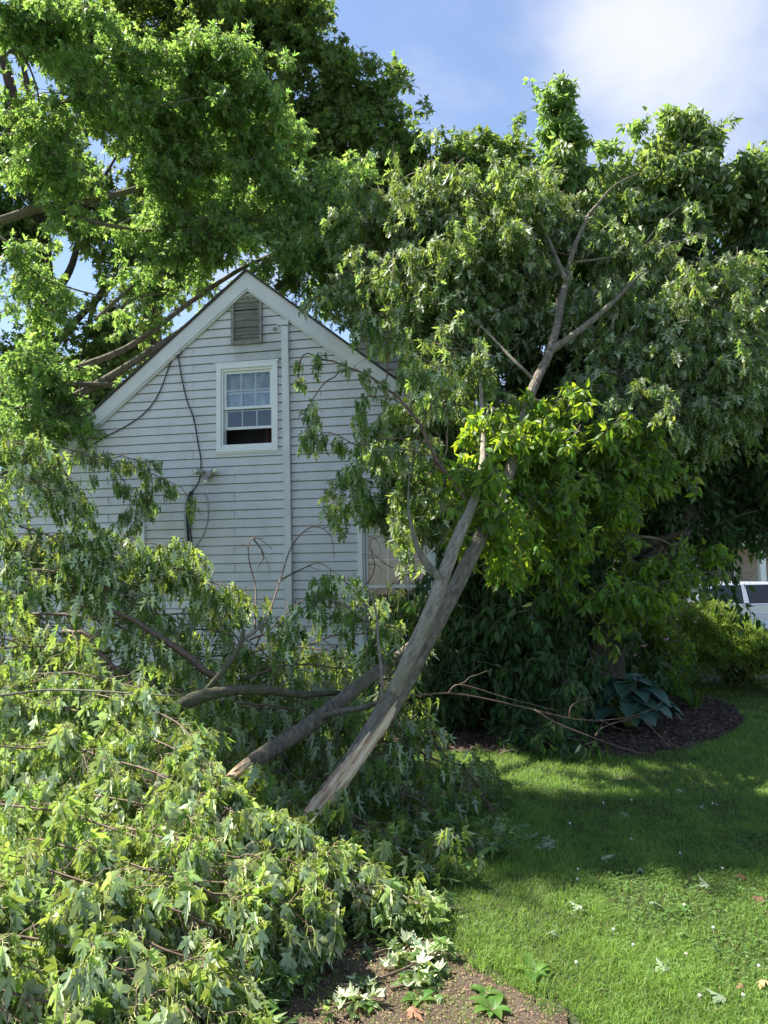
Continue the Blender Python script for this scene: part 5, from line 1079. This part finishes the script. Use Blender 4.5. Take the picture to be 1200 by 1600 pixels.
bare('bare_stick', 'thin bare stick lying across the top of the foreground heap', 'stick', [[G(-30, 1092, .44), G(30, 1083, .44), G(80, 1078, .44), G(160, 1080, .44), G(240, 1086, .45), G(330, 1088, .46)]], .009, 4, 0, .2, 'twig_grey')

# ---- leaves and sprigs on the grass
def lying(n_, cx, cy, sc, kind, mat):
    yd = np.array([[math.cos(cx), math.sin(cx), rng.normal(.08, .1)]]); return yd
def mk_leaf(kind, mat, nm):
    me_o = leafmesh(nm, np.zeros((1, 3)), np.array([[0, 1., .05]]), np.array([[0, 0, 1.]]), np.array([1.]), kind, M[mat]); return me_o
def where(x, y):
    col = 'left' if x < 500 else 'middle' if x < 800 else 'right'
    return col
spots = [(478, 1352), (520, 1400)][:0]
spots = [(742, 1180), (700, 1192), (820, 1228), (1025, 1243), (940, 1350), (958, 1346), (1110, 1262), (1160, 1190), (1185, 1225), (895, 1435), (910, 1428), (940, 1560), (1075, 1555), (1160, 1552), (1135, 1575), (1190, 1545), (1192, 1415), (1080, 1330), (1165, 1380), (1108, 1395), (1000, 1370), (1060, 1470),
         (850, 1330), (790, 1310), (830, 1290), (1180, 1130), (1020, 1420), (1120, 1500), (860, 1470), (700, 1420), (730, 1440), (640, 1440), (1060, 1240), (1150, 1320), (545, 1495), (575, 1500), (520, 1530), (600, 1560), (500, 1500), (455, 1575), (560, 1545), (640, 1590), (690, 1570), (1095, 1270), (980, 1280), (880, 1255), (770, 1240), (1040, 1530)]
tones = ['dry tan', 'pale silvery', 'fresh green', 'brown']
M['deadleaf'] = leafmat('dead_leaf', (.30, .19, .10), (.34, .24, .14), (.3, .2, .1), .2, .4, .8, .1)
M['brownleaf'] = leafmat('brown_leaf', (.15, .085, .055), (.18, .10, .06), (.3, .1, .05), .2, .4, .8, .1)
M['paleleaf'] = leafmat('pale_leaf', (.27, .34, .20), (.38, .43, .30), (.35, .42, .2), .3, .25)
near = [((478, 1295), 'the splintered butt'), ((985, 1130), 'the hosta'), ((640, 1500), 'the wilted litter'), ((520, 1500), 'the bare soil'), ((1180, 1070), 'the juniper'), ((760, 1250), 'the shaded heap'), ((650, 1420), 'the farthest tip'), ((1190, 1580), 'the bottom right corner'), ((1190, 1300), 'the right edge'), ((800, 1590), 'the bottom edge weeds')]
used = {}; seen = set()
for i, (x, y) in enumerate(spots):
    g = ground(x, y); tn_i = 3 if i in (16, 18) else (0 if i in (8, 13, 15, 34, 38, 41) else (1 if i % 3 else 2))
    o = mk_leaf('maple_h', ['deadleaf', 'paleleaf', 'maple_fore', 'brownleaf'][tn_i], 'fallen_leaf')
    o.location = (g[0], g[1], .035+gz(g[1])); s_ = rng.uniform(.035, .075); o.scale = (s_, s_, s_); o.rotation_euler = (rng.normal(0, .22), rng.normal(0, .25), rng.uniform(0, 6.28))
    dd_ = lambda q: math.hypot(q[0][0]-x, q[0][1]-y)
    nb = min(near, key=dd_); used.setdefault(nb[1], 0); used[nb[1]] += 1
    ang = math.degrees(math.atan2(nb[0][1]-y, x-nb[0][0])) % 360; way = ['right of', 'above and right of', 'above', 'above and left of', 'left of', 'below and left of', 'below', 'below and right of'][int((ang+22.5)//45) % 8]
    pos_ = f'{way} {nb[1]}'; cand = [f'{a_} {tones[tn_i]} torn leaf {b_} {pos_}' for b_ in ('close' if dd_(nb) < 70 else 'farther out', 'on the ground', 'curled') for a_ in ('', 'small', 'tilted')]
    lab = next((c_.strip() for c_ in cand if c_.strip() not in seen), cand[-1]); seen.add(lab)
    tag(o, lab, 'leaf', 'torn leaves scattered on the ground')
def sprig(label, pts, group='sprigs of torn leaves on the ground', k1=6, L1=.12, nl=5, size=.05, mat='maple_fore'):
    p0 = P(*pts[0]); t = thing('leafy_sprig', label, 'sprig', base_of(p0), group=group)
    mb = MB(); p, r = smooth(PP(pts), (.006, .002), 14); mb.tubes(p, r, 6); mb.build('stem', M['twig'], t)
    a = grow(p[None], k1, L1, (30, 80), .1, flat=.85); b, pos, yd, nd, sz = leaves_on(a, nl, size, 0, .3, flip=.3); pos[:, 2] = np.clip(pos[:, 2], .035, .09); yd[:, 2] *= .2; nd = np.array([0, 0, 1.])*np.sign(nd[:, 2:3])+rng.normal(0, .25, (len(yd), 3))
    leafmesh('leaves', pos, yd, nd, sz, 'maple_h', M[mat], t); return t
sprig('largest wilted pale sprig lying on the bare soil', [G(590, 1530, .98), G(640, 1510, .97), G(700, 1480, .97)], k1=16, L1=.15)
sprig('yellowish wilted sprig at the lower edge of the largest pale sprig', [G(610, 1545, .985), G(650, 1535, .98), G(690, 1528, .98)], k1=6, L1=.1)
sprig('small green sprig left of the largest pale sprig', [G(585, 1490, .98), G(610, 1482, .98), G(640, 1478, .98)], k1=5, L1=.1)
sprig('fresh green sprig near the bottom edge of the soil', [G(490, 1580, .98), G(530, 1572, .98), G(570, 1560, .98)], k1=6, L1=.1)
sprig('yellow-green leaflets on the dark soil left of the wilted sprigs', [G(530, 1540, .98), G(555, 1538, .98), G(575, 1530, .98)], k1=3, L1=.06)
sprig('sprig with pale undersides on the shaded lawn right of the heap', [G(810, 1310, .985), G(835, 1318, .985), G(870, 1322, .985)], k1=4, L1=.1, mat='paleleaf')
sprig('pale sprig lying where the shaded heap meets the sunlit grass', [G(650, 1360, .98), G(670, 1355, .98), G(695, 1360, .98)], k1=5, L1=.1, mat='paleleaf')
def weed(label, x, y, n, L):
    g = ground(x, y); t = thing('broadleaf_weed', label, 'weed', (g[0], g[1], 0), group='broadleaf weeds in the lawn'); mb = MB()
    for k in range(n):
        a = rng.uniform(0, 6.28); dr = np.array([math.cos(a), math.sin(a), 0]); s = np.linspace(0, 1, 8)[:, None]; l = L*rng.uniform(.6, 1.15)
        pl = np.array([g[0], g[1], .012])+l*(s*dr+s*np.array([0, 0, .75])-s*s*np.array([0, 0, .55])); wd = l*.22*np.sin(np.pi*np.clip(s[:, 0]**.8, .04, .99))+.0015
        V, Q = gridleaf(pl, wd, 2, .25); mb.add(V, Q, rnd=np.full(len(V), rng.random()))
    mb.build('leaves', M['blade'], t, smooth=True, rnd=True)
weed('broad bright green weed at the bottom edge, right of the soil', 770, 1585, 12, .09)
weed('weed with one bright yellow-green leaf above the bottom edge', 832, 1528, 7, .10)
weed('small broadleaf weed in the soil under the farthest drooping tip', 610, 1480, 7, .08)
weed('bright broadleaf weed in the sunlit lawn at the lower middle', 1068, 1430, 5, .08)
weed('low weed at the soil edge right of the wilted sprigs', 760, 1560, 8, .07)
weed('weed between the sprigs at the bottom edge of the soil', 655, 1570, 8, .07)
for i in range(18):
    x, y = rng.uniform(840, 1195), rng.uniform(1240, 1590)
    g = ground(x, y); mb = MB()
    c_ = np.array([0, 0, .032]); mb.tubes(np.array([[0, 0, 0], [.003, 0, .025], c_]), np.array([.0012, .001, .001]), 4)
    for k in range(22):
        a = k*2.4; zz = 1-k/14.; rr = math.sqrt(max(0, 1-zz*zz)); d_ = np.array([rr*math.cos(a), rr*math.sin(a), zz]); mb.tubes(np.array([c_, c_+.004*d_, c_+.0072*d_]), np.array([.001, .0018, .001]), 3)
    o = mb.build('clover_blossom', M['flower']); o.location = (g[0], g[1], .005); tag(o, 'small white round clover blossom standing in the lawn', 'flower', 'clover blossoms in the lawn')
print('verts', sum(len(m_.vertices) for m_ in bpy.data.meshes))
